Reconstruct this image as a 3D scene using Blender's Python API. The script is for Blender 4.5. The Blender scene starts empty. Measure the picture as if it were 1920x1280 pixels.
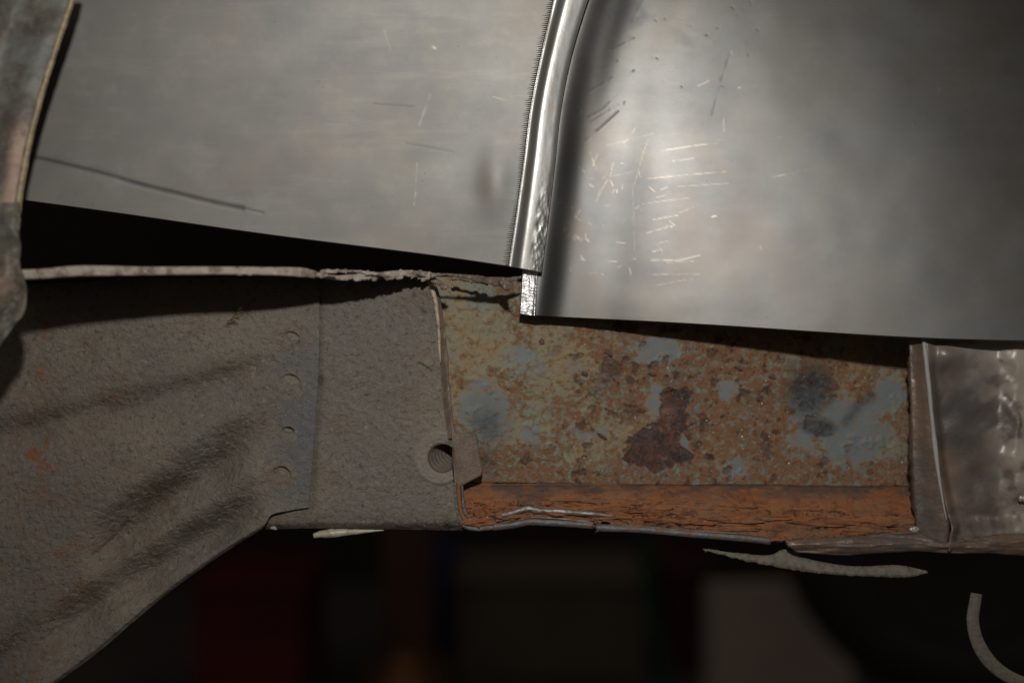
import bpy, math, random
import numpy as np
from mathutils import Vector

# ------------------------------------------------------------------ camera, world, flash, exposure
sc = bpy.context.scene
ZC = 0.60            # lens height over the garage floor
D0 = 0.60            # lens to the sill
S = 0.0002           # metres per photo pixel at the sill
cam_d = bpy.data.cameras.new('camera')
cam = bpy.data.objects.new('camera', cam_d)
sc.collection.objects.link(cam)
cam.location = (0, -D0, ZC)
cam.rotation_euler = (math.radians(90), 0, 0)
cam_d.sensor_width = 36
cam_d.lens = 36 * D0 / (1920 * S)
cam_d.clip_start = 0.02
cam_d.clip_end = 50
cam_d.dof.use_dof = True
cam_d.dof.focus_distance = D0 + 0.006
cam_d.dof.aperture_fstop = 4.2
sc.camera = cam

w = bpy.data.worlds.new('World')
sc.world = w
w.use_nodes = True
w.node_tree.nodes['Background'].inputs['Color'].default_value = (1.0, 0.86, 0.74, 1)
w.node_tree.nodes['Background'].inputs['Strength'].default_value = 0.12

fl = bpy.data.lights.new('camera_flash', 'SPOT')
fl.energy = 10.0
fl.color = (1.0, 0.975, 0.94)
fl.shadow_soft_size = 0.014
fl.spot_size = math.radians(66)
fl.spot_blend = 1.0
flo = bpy.data.objects.new('camera_flash', fl)
sc.collection.objects.link(flo)
flo.location = (0.010, -0.60, ZC + 0.20)
tgt = Vector((0.012, 0.0, ZC + 0.072))
flo.rotation_euler = (tgt - flo.location).to_track_quat('-Z', 'Y').to_euler()

sc.view_settings.view_transform = 'Standard'
sc.view_settings.look = 'None'
sc.view_settings.exposure = 0
sc.view_settings.gamma = 1

# ------------------------------------------------------------------ helpers
C = sc.collection
rng = random.Random(7)

def P(px, py, y):
    """photo pixel at depth y (metres behind the sill plane) -> world point"""
    k = (D0 + y) / D0 * S
    return np.stack(np.broadcast_arrays((px - 960) * k, y + 0 * px, ZC - (py - 640) * k), -1)

def hsh(ix, iy, seed):
    n = (ix.astype(np.int64) * 374761393 + iy.astype(np.int64) * 668265263 + seed * 1442695041) & 0xffffffff
    n = ((n ^ (n >> 13)) * 1274126177) & 0xffffffff
    n = ((n ^ (n >> 16)) * 2246822519) & 0xffffffff
    return ((n ^ (n >> 15)) & 0xffffff) / float(0xffffff)

def vnoise(x, y, seed=0):
    x = np.asarray(x, float); y = np.asarray(y, float)
    ix = np.floor(x); iy = np.floor(y); fx = x - ix; fy = y - iy
    ux = fx * fx * (3 - 2 * fx); uy = fy * fy * (3 - 2 * fy)
    a = hsh(ix, iy, seed); b = hsh(ix + 1, iy, seed); c = hsh(ix, iy + 1, seed); d = hsh(ix + 1, iy + 1, seed)
    return (a * (1 - ux) + b * ux) * (1 - uy) + (c * (1 - ux) + d * ux) * uy

def fbm(x, y, seed=0, oct=4, gain=0.5):
    s = 0; a = 1; t = 0
    for o in range(oct):
        # turn each octave so the lattice never shows
        ca, sa = math.cos(o * 1.1 + .4), math.sin(o * 1.1 + .4)
        s = s + a * vnoise(x * ca - y * sa + 17.3 * o, x * sa + y * ca - 9.1 * o, seed + o); t += a
        a *= gain; x = x * 2.03; y = y * 2.03
    return s / t

def ss(a, b, x):
    t = np.clip((x - a) / (b - a), 0, 1)
    return t * t * (3 - 2 * t)

def gauss(d, w):
    return np.exp(-(d / w) ** 2)

def spline(pts, n):
    """smooth resample of a pixel polyline (centripetal-ish Catmull-Rom), n points uniform in length"""
    p = np.array(pts, float)
    if len(p) == 2:
        t = np.linspace(0, 1, n)[:, None]
        return p[0] * (1 - t) + p[1] * t
    q = np.vstack([2 * p[0] - p[1], p, 2 * p[-1] - p[-2]])
    out = []
    for i in range(1, len(q) - 2):
        t = np.linspace(0, 1, 24, endpoint=False)[:, None]
        p0, p1, p2, p3 = q[i - 1], q[i], q[i + 1], q[i + 2]
        out.append(.5 * (2 * p1 + (p2 - p0) * t + (2 * p0 - 5 * p1 + 4 * p2 - p3) * t ** 2 + (3 * p1 - p0 - 3 * p2 + p3) * t ** 3))
    o = np.vstack(out + [p[-1:]])
    L = np.concatenate([[0], np.cumsum(np.linalg.norm(np.diff(o, axis=0), axis=1))])
    u = np.linspace(0, L[-1], n)
    return np.stack([np.interp(u, L, o[:, k]) for k in range(o.shape[1])], -1)

def coons(top, bottom, left, right, nu, nv):
    T = spline(top, nu); B = spline(bottom, nu)
    Lc = spline(left or [top[0], bottom[0]], nv); Rc = spline(right or [top[-1], bottom[-1]], nv)
    u = np.linspace(0, 1, nu)[None, :, None]; v = np.linspace(0, 1, nv)[:, None, None]
    g = (1 - v) * T[None] + v * B[None] + (1 - u) * Lc[:, None] + u * Rc[:, None]
    g -= (1 - u) * (1 - v) * T[0] + u * (1 - v) * T[-1] + (1 - u) * v * B[0] + u * v * B[-1]
    return g[..., 0], g[..., 1]

def link(name, me, mat, parent=None):
    o = bpy.data.objects.new(name, me)
    C.objects.link(o)
    if mat is not None:
        for m in (mat if isinstance(mat, (list, tuple)) else [mat]):
            me.materials.append(m)
    if parent is not None:
        o.parent = parent
        o.matrix_parent_inverse = parent.matrix_basis.inverted()
    return o

def gridmesh(name, V, uv, attrs=None, keep=None, closed_u=False):
    """V: nv x nu x 3, uv: nv x nu x 2"""
    nv, nu = V.shape[:2]
    idx = np.arange(nv * nu).reshape(nv, nu)
    if closed_u:
        nx = np.roll(idx, -1, axis=1)
        q = np.stack([idx[:-1], idx[1:], nx[1:], nx[:-1]], -1).reshape(-1, 4)
    else:
        q = np.stack([idx[:-1, :-1], idx[1:, :-1], idx[1:, 1:], idx[:-1, 1:]], -1).reshape(-1, 4)
    if keep is not None:
        k = keep.reshape(-1)
        q = q[k[q].all(axis=1)]
    me = bpy.data.meshes.new(name)
    me.vertices.add(nv * nu)
    me.vertices.foreach_set('co', V.reshape(-1).astype(np.float32))
    me.loops.add(q.size); me.polygons.add(len(q))
    me.loops.foreach_set('vertex_index', q.reshape(-1).astype(np.int32))
    me.polygons.foreach_set('loop_start', (np.arange(len(q)) * 4).astype(np.int32))
    me.polygons.foreach_set('loop_total', np.full(len(q), 4, np.int32))
    me.polygons.foreach_set('use_smooth', np.ones(len(q), bool))
    me.update(calc_edges=True)
    ul = me.uv_layers.new(name='UVMap')
    ul.data.foreach_set('uv', uv.reshape(-1, 2)[q.reshape(-1)].reshape(-1).astype(np.float32))
    for k, a in (attrs or {}).items():
        at = me.attributes.new(k, 'FLOAT', 'POINT')
        at.data.foreach_set('value', np.broadcast_to(a, (nv, nu)).reshape(-1).astype(np.float32))
    me.validate()
    return me

def sheet(name, mat, parent, top, bottom, depth, left=None, right=None, res=2.5, h=None, attrs=None,
          keep=None, thick=0.0011, rim=None):
    """a pressed sheet: outline in photo pixels, base depth and relief h (metres towards the lens)"""
    T = spline(top, 60); B = spline(bottom, 60)
    ln = lambda c: np.linalg.norm(np.diff(c, axis=0), axis=1).sum()
    nu = max(4, int(max(ln(T), ln(B)) / res)); 
    nv = max(4, int(max(ln(spline(left or [top[0], bottom[0]], 40)), ln(spline(right or [top[-1], bottom[-1]], 40))) / res))
    X, Y = coons(top, bottom, left, right, nu, nv)
    d = depth(X, Y) if callable(depth) else np.full(X.shape, float(depth))
    V = P(X, Y, d)
    if h is not None:
        V[..., 1] -= h(X, Y)
    A = {k: f(X, Y) for k, f in (attrs or {}).items()}
    K = keep(X, Y) if keep else None
    me = gridmesh(name, V, np.stack([X / 1000, Y / 1000], -1), A, K)
    o = link(name, me, [mat, rim] if rim else mat, parent)
    if thick:
        m = o.modifiers.new('thickness', 'SOLIDIFY'); m.thickness = thick; m.offset = -1
        if rim: m.material_offset_rim = 1
    return o

def tube(name, mat, parent, pts, rad, n=10, seg=80, flat=1.0, wob=0.0, seed=0, caps=True, smooth=True):
    """a bent round bar through world points (m x 3); rad scalar or list (metres)"""
    p = spline(pts, seg) if smooth else np.array(pts, float)
    seg = len(p)
    r = np.interp(np.linspace(0, 1, seg), np.linspace(0, 1, np.size(rad)), np.atleast_1d(rad)) if np.size(rad) > 1 else np.full(seg, float(rad))
    t = np.gradient(p, axis=0); t /= np.linalg.norm(t, axis=1)[:, None] + 1e-12
    up = np.array([0, 1., 0]); 
    a = np.cross(t, up); a /= np.linalg.norm(a, axis=1)[:, None] + 1e-9
    b = np.cross(a, t)
    th = np.linspace(0, 2 * np.pi, n, endpoint=False)
    rr = r[:, None] * np.ones(n)[None]
    if wob:
        ii = np.arange(seg)[:, None] * np.ones(n)[None]
        rr = rr * (1 + wob * (fbm(ii * .35, th[None] * 1.2 + 0 * ii, seed, 3) - .5) * 2)
    V = p[:, None] + a[:, None] * (np.cos(th)[None] * rr)[..., None] * flat + b[:, None] * (np.sin(th)[None] * rr)[..., None]
    if caps:
        V = np.concatenate([np.repeat(p[:1, None], n, 1), V, np.repeat(p[-1:, None], n, 1)], 0)
    uv = np.stack([V[..., 0] * 5 + .96, .64 - (V[..., 2] - ZC) * 5], -1)
    return link(name, gridmesh(name, V, uv, closed_u=True), mat, parent)

def box(name, mat, parent, c, s, bev=0.004, rz=0.0):
    x, y, z = [k / 2 for k in s]
    v = [(-x, -y, -z), (x, -y, -z), (x, y, -z), (-x, y, -z), (-x, -y, z), (x, -y, z), (x, y, z), (-x, y, z)]
    f = [(0, 3, 2, 1), (4, 5, 6, 7), (0, 1, 5, 4), (1, 2, 6, 5), (2, 3, 7, 6), (3, 0, 4, 7)]
    me = bpy.data.meshes.new(name); me.from_pydata(v, [], f)
    o = link(name, me, mat)
    o.location = c; o.rotation_euler = (0, 0, rz)
    if parent is not None:
        o.parent = parent
        o.matrix_parent_inverse = parent.matrix_basis.inverted()
    if bev:
        m = o.modifiers.new('bevel', 'BEVEL'); m.width = bev; m.segments = 3
    return o

def tag(o, label=None, cat=None, group=None, kind=None):
    for k, v in (('label', label), ('category', cat), ('group', group), ('kind', kind)):
        if v: o[k] = v
    return o

def thing(name, label, cat, loc, group=None):
    o = bpy.data.objects.new(name, None); C.objects.link(o)
    o.empty_display_size = .02
    o.location = loc
    return tag(o, label, cat, group)

def at(px, py, y):
    return tuple(float(v) for v in P(np.float64(px), np.float64(py), np.float64(y)))

def inpoly(X, Y, poly):
    r = np.zeros(X.shape, bool); n = len(poly); j = n - 1
    for i in range(n):
        xi, yi = poly[i]; xj, yj = poly[j]
        c = ((yi > Y) != (yj > Y)) & (X < (xj - xi) * (Y - yi) / (yj - yi + 1e-12) + xi)
        r ^= c; j = i
    return r

def segdist(X, Y, pts):
    d = np.full(X.shape, 1e9)
    for (x0, y0), (x1, y1) in zip(pts[:-1], pts[1:]):
        dx, dy = x1 - x0, y1 - y0
        t = np.clip(((X - x0) * dx + (Y - y0) * dy) / (dx * dx + dy * dy + 1e-9), 0, 1)
        d = np.minimum(d, np.hypot(X - x0 - t * dx, Y - y0 - t * dy))
    return d

# ------------------------------------------------------------------ materials
class Mat:
    def __init__(self, name):
        self.m = bpy.data.materials.new(name); self.m.use_nodes = True
        self.t = self.m.node_tree; self.b = self.t.nodes['Principled BSDF']
        self.uv = self.t.nodes.new('ShaderNodeUVMap'); self.uv.uv_map = 'UVMap'
        tc = self.t.nodes.new('ShaderNodeTexCoord'); self.objc = tc.outputs['Object']
        self.use_obj = False
    def put(self, sock, v):
        if hasattr(v, 'is_output'): self.t.links.new(v, sock)
        elif isinstance(v, (tuple, list)) and len(v) == 3 and sock.type == 'RGBA': sock.default_value = (*v, 1)
        else: sock.default_value = v
    def co(self, sx=1, sy=1, rot=0):
        mp = self.t.nodes.new('ShaderNodeMapping')
        self.t.links.new(self.objc if self.use_obj else self.uv.outputs['UV'], mp.inputs['Vector'])
        mp.inputs['Scale'].default_value = (sx, sy, sx if self.use_obj else 1); mp.inputs['Rotation'].default_value = (0, 0, rot)
        return mp.outputs['Vector']
    def noise(self, scale, detail=4, rough=.55, sx=1, sy=1, rot=0, dist=0, off=0):
        n = self.t.nodes.new('ShaderNodeTexNoise')
        n.inputs['Scale'].default_value = scale; n.inputs['Detail'].default_value = detail
        n.inputs['Roughness'].default_value = rough; n.inputs['Distortion'].default_value = dist
        v = self.co(sx, sy, rot)
        if off: v.node.inputs['Location'].default_value = (off, off * 1.7, 0)
        self.t.links.new(v, n.inputs['Vector']); return n.outputs['Fac']
    def voro(self, scale, feature='F1', sx=1, sy=1, rnd=1):
        n = self.t.nodes.new('ShaderNodeTexVoronoi'); n.feature = feature
        n.inputs['Scale'].default_value = scale; n.inputs['Randomness'].default_value = rnd
        self.t.links.new(self.co(sx, sy), n.inputs['Vector']); return n.outputs['Distance']
    def attr(self, name):
        n = self.t.nodes.new('ShaderNodeAttribute'); n.attribute_name = name; return n.outputs['Fac']
    def ramp(self, f, a, b, lo=0., hi=1.):
        n = self.t.nodes.new('ShaderNodeMapRange'); n.interpolation_type = 'SMOOTHSTEP'
        self.put(n.inputs['Value'], f); n.inputs['From Min'].default_value = a; n.inputs['From Max'].default_value = b
        n.inputs['To Min'].default_value = lo; n.inputs['To Max'].default_value = hi; return n.outputs['Result']
    def math(self, op, a, b=0., clamp=False):
        n = self.t.nodes.new('ShaderNodeMath'); n.operation = op; n.use_clamp = clamp
        self.put(n.inputs[0], a); self.put(n.inputs[1], b); return n.outputs[0]
    def mix(self, f, a, b):
        n = self.t.nodes.new('ShaderNodeMix'); n.data_type = 'RGBA'
        self.put(n.inputs['Factor'], f); self.put(n.inputs['A'], a) if False else None
        self.put(n.inputs[6], a); self.put(n.inputs[7], b); return n.outputs[2]
    def mixf(self, f, a, b):
        n = self.t.nodes.new('ShaderNodeMix'); n.data_type = 'FLOAT'
        self.put(n.inputs[0], f); self.put(n.inputs[2], a); self.put(n.inputs[3], b); return n.outputs[0]
    def bump(self, h, dist=0.0003, strength=1.0, prev=None):
        n = self.t.nodes.new('ShaderNodeBump'); n.inputs['Distance'].default_value = dist
        self.put(n.inputs['Strength'], strength)
        self.put(n.inputs['Height'], h)
        if prev is not None: self.t.links.new(prev, n.inputs['Normal'])
        return n.outputs['Normal']
    def out(self, color=None, rough=None, metal=None, normal=None, spec=None):
        for k, v in (('Base Color', color), ('Roughness', rough), ('Metallic', metal), ('Normal', normal), ('Specular IOR Level', spec)):
            if v is not None: self.put(self.b.inputs[k], v)
        return self.m

def steel(name, rough, hue, off=0., k=1.0):
    M = Mat(name)
    a = M.noise(3.2, 5, .6, off=off + .3); b = M.noise(5.5, 4, .6, sx=1, sy=1.6, off=off + 3.7); c = M.noise(70, 3, .6, off=off)
    col = M.mix(M.ramp(a, .34, .78, 0, .85), hue[0], hue[1])
    col = M.mix(M.ramp(b, .42, .78, 0, .6), col, hue[2])
    col = M.mix(M.ramp(c, .35, .75, 0, .16), col, (.12 * k, .11 * k, .10 * k))
    stx = M.noise(30, 4, .7, sx=.12, sy=1, rot=.12, off=off + 2); col = M.mix(M.ramp(stx, .5, .72, 0, .22), col, (.20 * k, .18 * k, .16 * k))
    sm = M.noise(17, 6, .68, off=off + 11); col = M.mix(M.ramp(sm, .44, .80, 0, .20), col, (.24 * k, .215 * k, .185 * k)); col = M.mix(M.ramp(sm, .48, .26, 0, .14), col, (.10 * k, .10 * k, .10 * k))
    # grease spots and pinholes
    sp = M.ramp(M.voro(46), .0, .1, 1, 0); col = M.mix(M.math('MULTIPLY', sp, M.ramp(M.noise(9, 2, off=off + 8), .55, .62)), col, (.07 * k, .065 * k, .06 * k))
    col = M.mix(M.attr('stain'), col, (.16 * k, .135 * k, .115 * k))
    col = M.mix(M.attr('dark'), col, (.05, .05, .055))
    col = M.mix(M.attr('scratch'), col, (.52 * k, .43 * k, .34 * k))
    r = M.mixf(M.ramp(b, .3, .7), rough - .012, rough + .02)
    r = M.mixf(M.math('MULTIPLY', M.attr('scratch'), .5), r, .36)
    r = M.mixf(M.attr('dark'), r, .6)
    g = M.noise(900, 2, .5, sx=.45, sy=1)
    return M.out(col, r, 1.0, M.bump(g, .00005, .4))

m_steelL = steel('bare steel', .495, ((.124, .123, .116), (.126, .111, .095), (.114, .118, .120)), 0)
m_steelR = steel('bare steel scuffed', .365, ((.073, .073, .070), (.073, .066, .057), (.068, .071, .073)), 5.1, .45)

M = Mat('burnished steel')
n1 = M.noise(26, 4, .65, sx=1, sy=.35)
col = M.mix(M.ramp(n1, .4, .7), (.37, .365, .355), (.26, .24, .21))
m_bead = M.out(col, M.mixf(M.ramp(n1, .35, .7), .37, .46), 1.0, M.bump(M.noise(150, 3), .00004, .4))

M = Mat('filed steel edge')
n1 = M.noise(60, 4, .7)
m_edge = M.out(M.mix(M.ramp(n1, .35, .65), (.46, .455, .45), (.25, .245, .24)), M.mixf(n1, .25, .45), 1.0, M.bump(M.noise(220, 3), .0002, .7))

M = Mat('cut steel edge')
n1 = M.noise(40, 4, .7, sx=1, sy=1)
col = M.mix(M.ramp(n1, .45, .62), (.120, .115, .115), (.11, .066, .044))
m_cut = M.out(col, .58, M.ramp(n1, .45, .62, .5, 0), M.bump(M.noise(160, 4), .0003, .8))

def undercoat(name, off, tone=1.0, rustf=.0):
    M = Mat(name)
    big = M.noise(3.0, 5, .62, off=off); mid = M.noise(15, 5, .65, off=off + 2); fine = M.noise(120, 5, .7, off=off); peb = M.noise(96, 5, .64, off=off + 3)
    t = tone
    col = M.mix(M.ramp(big, .40, .60), (.245 * t, .210 * t, .165 * t), (.196 * t, .175 * t, .148 * t))
    col = M.mix(M.ramp(mid, .46, .70, 0, .6), col, (.185 * t, .142 * t, .099 * t))
    col = M.mix(M.ramp(M.noise(32, 4, .6, off=off + 6), .55, .72, 0, .5), col, (.235 * t, .205 * t, .165 * t))
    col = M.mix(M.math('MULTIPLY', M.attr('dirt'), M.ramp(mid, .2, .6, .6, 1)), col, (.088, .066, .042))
    # pale dust caught on the wrinkle crests
    wr2 = M.noise(62, 6, .74, dist=.25, off=off + 1)
    col = M.mix(M.math('MULTIPLY', M.ramp(wr2, .56, .70, 0, .7), M.ramp(mid, .36, .6)), col, (.27, .235, .18))
    col = M.mix(M.attr('crest'), col, (.27, .225, .155))
    col = M.mix(M.ramp(peb, .54, .68, 0, .65), col, (.075, .066, .056))
    col = M.mix(M.ramp(peb, .43, .30, 0, .6), col, (.33, .295, .235))
    col = M.mix(M.math('MULTIPLY', M.attr('blue'), M.ramp(mid, .3, .7, 1, .5)), col, (.152, .151, .152))
    rs = M.math('MULTIPLY', M.ramp(M.noise(22, 5, .7, off=off + 5), .47, .62), M.attr('rust'))
    col = M.mix(rs, col, (.27, .105, .045))
    sp = M.math('MULTIPLY', M.ramp(M.voro(60), .02, .07, 1, 0), M.ramp(M.noise(30, 2, off=off + 9), .52, .58))
    col = M.mix(sp, col, (.40, .36, .31))
    n = M.bump(M.ramp(wr2, .3, .72), .0008, .8)
    n = M.bump(peb, .0013, 1.0, n)
    n = M.bump(M.noise(300, 2, .6), .0003, .8, n)
    return M.out(col, M.mixf(fine, .40, .70), 0.0, n, .45)
m_under = undercoat('dusty undercoat', 0., 1.0)
m_under2 = undercoat('dusty undercoat on rail', 4.4, 1.04)

# --- the rusted plate
M = Mat('rusted primer')
big = M.noise(4.2, 5, .62, dist=.3); mid = M.noise(13, 6, .66, dist=.3, off=2); fine = M.noise(80, 6, .72, off=4); grit = M.noise(190, 5, .75, off=1)
col = M.mix(M.ramp(M.noise(8, 5, .6), .38, .66), (.172, .176, .128), (.135, .160, .146))
col = M.mix(M.ramp(fine, .35, .68, 0, .5), col, (.200, .172, .104))
# soft ochre staining over the primer
s1 = M.math('ADD', M.math('ADD', M.math('MULTIPLY', mid, .5), M.math('MULTIPLY', big, .25)), M.math('ADD', M.math('MULTIPLY', fine, .25), M.attr('ochre')))
col = M.mix(M.ramp(s1, .42, .62, 0, .85), col, (.225, .150, .064))
# chalky blue grey primer where it survived
cl = M.attr('clean')
blu = M.mix(M.ramp(grit, .35, .7), (.118, .146, .156), (.140, .156, .152))
col = M.mix(M.math('MULTIPLY', cl, M.ramp(fine, .66, .48, .22, .92)), col, blu)
# clustered brown speckle, then dark blisters
cluster = M.ramp(M.math('ADD', M.math('ADD', M.noise(11, 5, .62, off=7), M.math('MULTIPLY', M.attr('red'), 2.2)), M.math('MULTIPLY', M.attr('rust'), 1.1)), .42, .66)
cluster = M.math('MULTIPLY', cluster, M.mixf(cl, 1.0, .12))
sf = M.math('ADD', fine, M.math('MULTIPLY', cluster, .15))
spk = M.ramp(sf, .535, .70)
col = M.mix(M.math('MULTIPLY', spk, .88), col, M.mix(M.ramp(grit, .4, .65), (.212, .088, .040), (.285, .138, .064)))
dk = M.math('MULTIPLY', M.ramp(M.noise(40, 5, .62, off=11), .56, .66), M.ramp(cluster, .25, .8))
col = M.mix(M.math('MULTIPLY', dk, .85), col, (.092, .040, .031))
col = M.mix(M.ramp(grit, .60, .74, 0, .35), col, (.40, .25, .13))
col = M.mix(M.ramp(grit, .40, .28, 0, .35), col, (.11, .065, .042))
sct = M.mix(M.ramp(M.noise(30, 5, .7, off=3), .42, .6), (.056, .038, .036), (.110, .048, .030))
col = M.mix(M.attr('scab'), col, M.mix(M.ramp(grit, .54, .68), sct, (.24, .09, .035)))
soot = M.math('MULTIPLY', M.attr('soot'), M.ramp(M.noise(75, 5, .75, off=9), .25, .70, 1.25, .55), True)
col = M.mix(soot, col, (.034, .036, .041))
rm = M.math('MAXIMUM', M.math('MULTIPLY', M.ramp(sf, .45, .65), M.mixf(cl, 1.0, .4)), .15)
n = M.bump(M.math('ADD', M.math('MULTIPLY', dk, .7), fine), .0006, rm)
n = M.bump(grit, .0010, rm, n)
n = M.bump(M.noise(330, 3, .6), .00025, .7, n)
m_rust = M.out(col, M.mixf(soot, M.mixf(spk, .60, .33), .85), 0.0, n, .5)
M = Mat('glassy rust crystal')
m_cryst = M.out((.22, .12, .07), .27, 0.0, None, 1.0)

M = Mat('scaling rust')
a = M.noise(14, 7, .76, sx=1, sy=1.3, dist=.3); b = M.noise(34, 7, .78, sx=1, sy=1.2, dist=.2, off=3); f = M.noise(95, 6, .76, off=5)
col = M.mix(M.ramp(a, .38, .62), (.335, .122, .044), (.27, .140, .076))
col = M.mix(M.ramp(b, .50, .63, 0, .9), col, (.150, .068, .044))
col = M.mix(M.ramp(M.noise(11, 5, .7, sx=1, sy=2.2, off=8), .60, .72, 0, .85), col, (.090, .070, .070))
col = M.mix(M.ramp(f, .56, .7, 0, .75), col, (.56, .18, .035))
col = M.mix(M.ramp(f, .40, .28, 0, .6), col, (.10, .045, .026))
col = M.mix(M.attr('grey'), col, M.mix(M.ramp(f, .4, .6), (.105, .078, .068), (.16, .085, .055)))
col = M.mix(M.attr('crack'), col, (.05, .024, .016))
n = M.bump(b, .0014, .9); n = M.bump(f, .0010, 1.0, n)
m_scale = M.out(col, .68, 0.0, n, .3)

M = Mat('rust crust dark')
f = M.noise(120, 5, .7)
m_crust = M.out(M.mix(M.ramp(f, .42, .62), (.075, .042, .034), (.16, .065, .03)), .6, 0, M.bump(f, .0006, .9), .4)

M = Mat('dull steel lip')
n1 = M.noise(45, 4, .7, sx=1, sy=.6)
m_lipsteel = M.out(M.mix(M.ramp(n1, .4, .6), (.24, .235, .23), (.13, .09, .065)), .5, M.ramp(n1, .4, .6, .7, .0), M.bump(M.noise(150, 4), .0002, .6))
M = Mat('brown oxide edge')
f = M.noise(34, 5, .65)
m_brown = M.out(M.mix(M.ramp(f, .4, .65), (.150, .108, .080), (.098, .068, .050)), M.mixf(f, .35, .6), 0.0, M.bump(M.noise(240, 4), .0003, .7), .45)
M = Mat('cream paint edge')
f = M.noise(55, 5, .7)
m_cream = M.out(M.mix(M.ramp(f, .45, .66), (.44, .36, .27), (.16, .12, .09)), .5, 0.0, M.bump(f, .0006, .8), .4)
M = Mat('peeling pale paint')
f = M.noise(24, 6, .72); f2 = M.noise(90, 4, .7, off=3)
col = M.mix(M.ramp(f, .47, .60), (.33, .285, .23), (.16, .12, .088))
col = M.mix(M.ramp(f2, .55, .68, 0, .8), col, (.50, .46, .41))
m_flange = M.out(col, .5, 0.0, M.bump(f2, .0008, .8), .4)
M = Mat('dark underside and gap backing')
m_dark = M.out(M.mix(M.noise(40, 4), (.022, .018, .014), (.036, .03, .024)), .85, 0, M.bump(M.noise(200, 4), .0004, .8), .2)  # near black, so the backing behind the gaps reads as deep shade

M = Mat('nut boss')
f = M.noise(30, 6, .7)
col = M.mix(M.ramp(f, .4, .62), (.180, .162, .138), (.22, .182, .138))
col = M.mix(M.ramp(M.noise(118, 4, .62), .56, .7, 0, .5), col, (.08, .07, .06))
m_boss = M.out(col, .6, 0.0, M.bump(M.noise(96, 5, .64), .0010, 1.0), .35)
M = Mat('thread steel')
f = M.noise(45, 5, .65)
m_thread = M.out(M.mix(M.ramp(f, .4, .62), (.19, .155, .115), (.13, .115, .10)), .42, 0.15, M.bump(M.noise(180, 4), .0002, .6), .5)

M = Mat('weathered arch paint')
a = M.noise(20, 6, .72, dist=.2); b = M.noise(7, 4, .6, off=4)
col = M.mix(M.ramp(a, .40, .66), (.070, .062, .050), (.160, .145, .112))
col = M.mix(M.ramp(b, .5, .6, 0, .6), col, (.13, .135, .125))
col = M.mix(M.math('MULTIPLY', M.attr('rust'), M.ramp(a, .35, .5)), col, (.36, .25, .18))
col = M.mix(M.math('MULTIPLY', M.attr('dirt'), .9), col, (.055, .042, .035))
m_arch = M.out(col, .5, 0.0, M.bump(a, .0006, .6), .4)
M = Mat('bare lip brass brown')
f = M.noise(30, 5, .7)
m_lip = M.out(M.mix(M.ramp(f, .4, .65), (.34, .27, .17), (.20, .145, .085)), .42, 0.0, M.bump(f, .0006, .6), .5)

M = Mat('welded sill paint')
a = M.noise(9, 5, .65, dist=.5); b = M.noise(30, 5, .7, off=2)
col = M.mix(M.ramp(a, .42, .6), (.090, .072, .060), (.165, .125, .098))
col = M.mix(M.ramp(M.noise(6, 4, .6, off=6), .54, .66, 0, .9), col, (.22, .135, .082))
col = M.mix(M.attr('pale'), col, (.36, .31, .255))
col = M.mix(M.attr('soot'), col, (.05, .048, .048))
m_end = M.out(col, M.mixf(b, .26, .5), .1, M.bump(b, .0004, .5), .5)
M = Mat('brown sill return')
a = M.noise(8, 5, .65, sx=1.6, sy=.6)
col = M.mix(M.ramp(a, .4, .62), (.098, .076, .062), (.155, .098, .064))
m_ret = M.out(col, .36, .2, M.bump(M.noise(40, 4), .0006, .6), .55)
M = Mat('weld spatter')
m_spat = M.out((.34, .29, .25), .28, .2, M.bump(M.noise(200, 3), .0003, .6))

M = Mat('pale seam sealer'); f = M.noise(70, 5, .7)
m_seal = M.out(M.mix(M.ramp(f, .4, .66), (.145, .125, .092), (.085, .073, .053)), .6, 0, M.bump(f, .0007, .9), .4)
M = Mat('old white sealant'); f = M.noise(45, 4, .6)
m_white = M.out(M.mix(M.ramp(f, .5, .7), (.36, .33, .25), (.20, .18, .13)), .4, 0, M.bump(f, .0004, .5), .5)
M = Mat('dusty bracket bar'); f = M.noise(120, 5, .7)
m_bar = M.out(M.mix(M.ramp(f, .4, .66), (.155, .135, .105), (.105, .09, .07)), .7, 0, M.bump(f, .0006, .9), .3)
M = Mat('dry grass'); m_grass = M.out(M.mix(M.noise(60, 3), (.26, .19, .08), (.14, .095, .04)), .6)

def plain(name, a, b, scale=12, rough=.6, metal=0., spec=.4):
    M = Mat(name); M.use_obj = True
    f = M.noise(scale, 5, .65)
    return M.out(M.mix(M.ramp(f, .35, .68), a, b), rough, metal, M.bump(f, .004, .3), spec)
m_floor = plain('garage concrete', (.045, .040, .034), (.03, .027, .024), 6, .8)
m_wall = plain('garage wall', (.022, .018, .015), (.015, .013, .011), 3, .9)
m_red = plain('red plastic', (.075, .0012, .002), (.055, .001, .002), 9, .45)
m_wood = plain('brown timber', (.075, .034, .014), (.055, .024, .010), 14, .7)
m_orange = plain('orange plastic', (.22, .09, .03), (.17, .07, .022), 9, .5)
m_blue = plain('dark blue plastic', (.015, .030, .12), (.010, .020, .08), 9, .5)
m_card = plain('brown cardboard', (.10, .078, .058), (.08, .062, .046), 8, .85)
m_maroon = plain('maroon painted steel', (.045, .008, .007), (.03, .006, .005), 8, .5)
m_green = plain('green plastic', (.009, .06, .024), (.008, .04, .015), 8, .5)
m_board = plain('pinkish grey board', (.46, .385, .35), (.39, .325, .295), 6, .7)
m_rubber = plain('black rubber', (.014, .013, .012), (.022, .02, .019), 20, .75)
m_grey = plain('grey painted steel', (.34, .32, .31), (.26, .25, .24), 20, .5)

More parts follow.
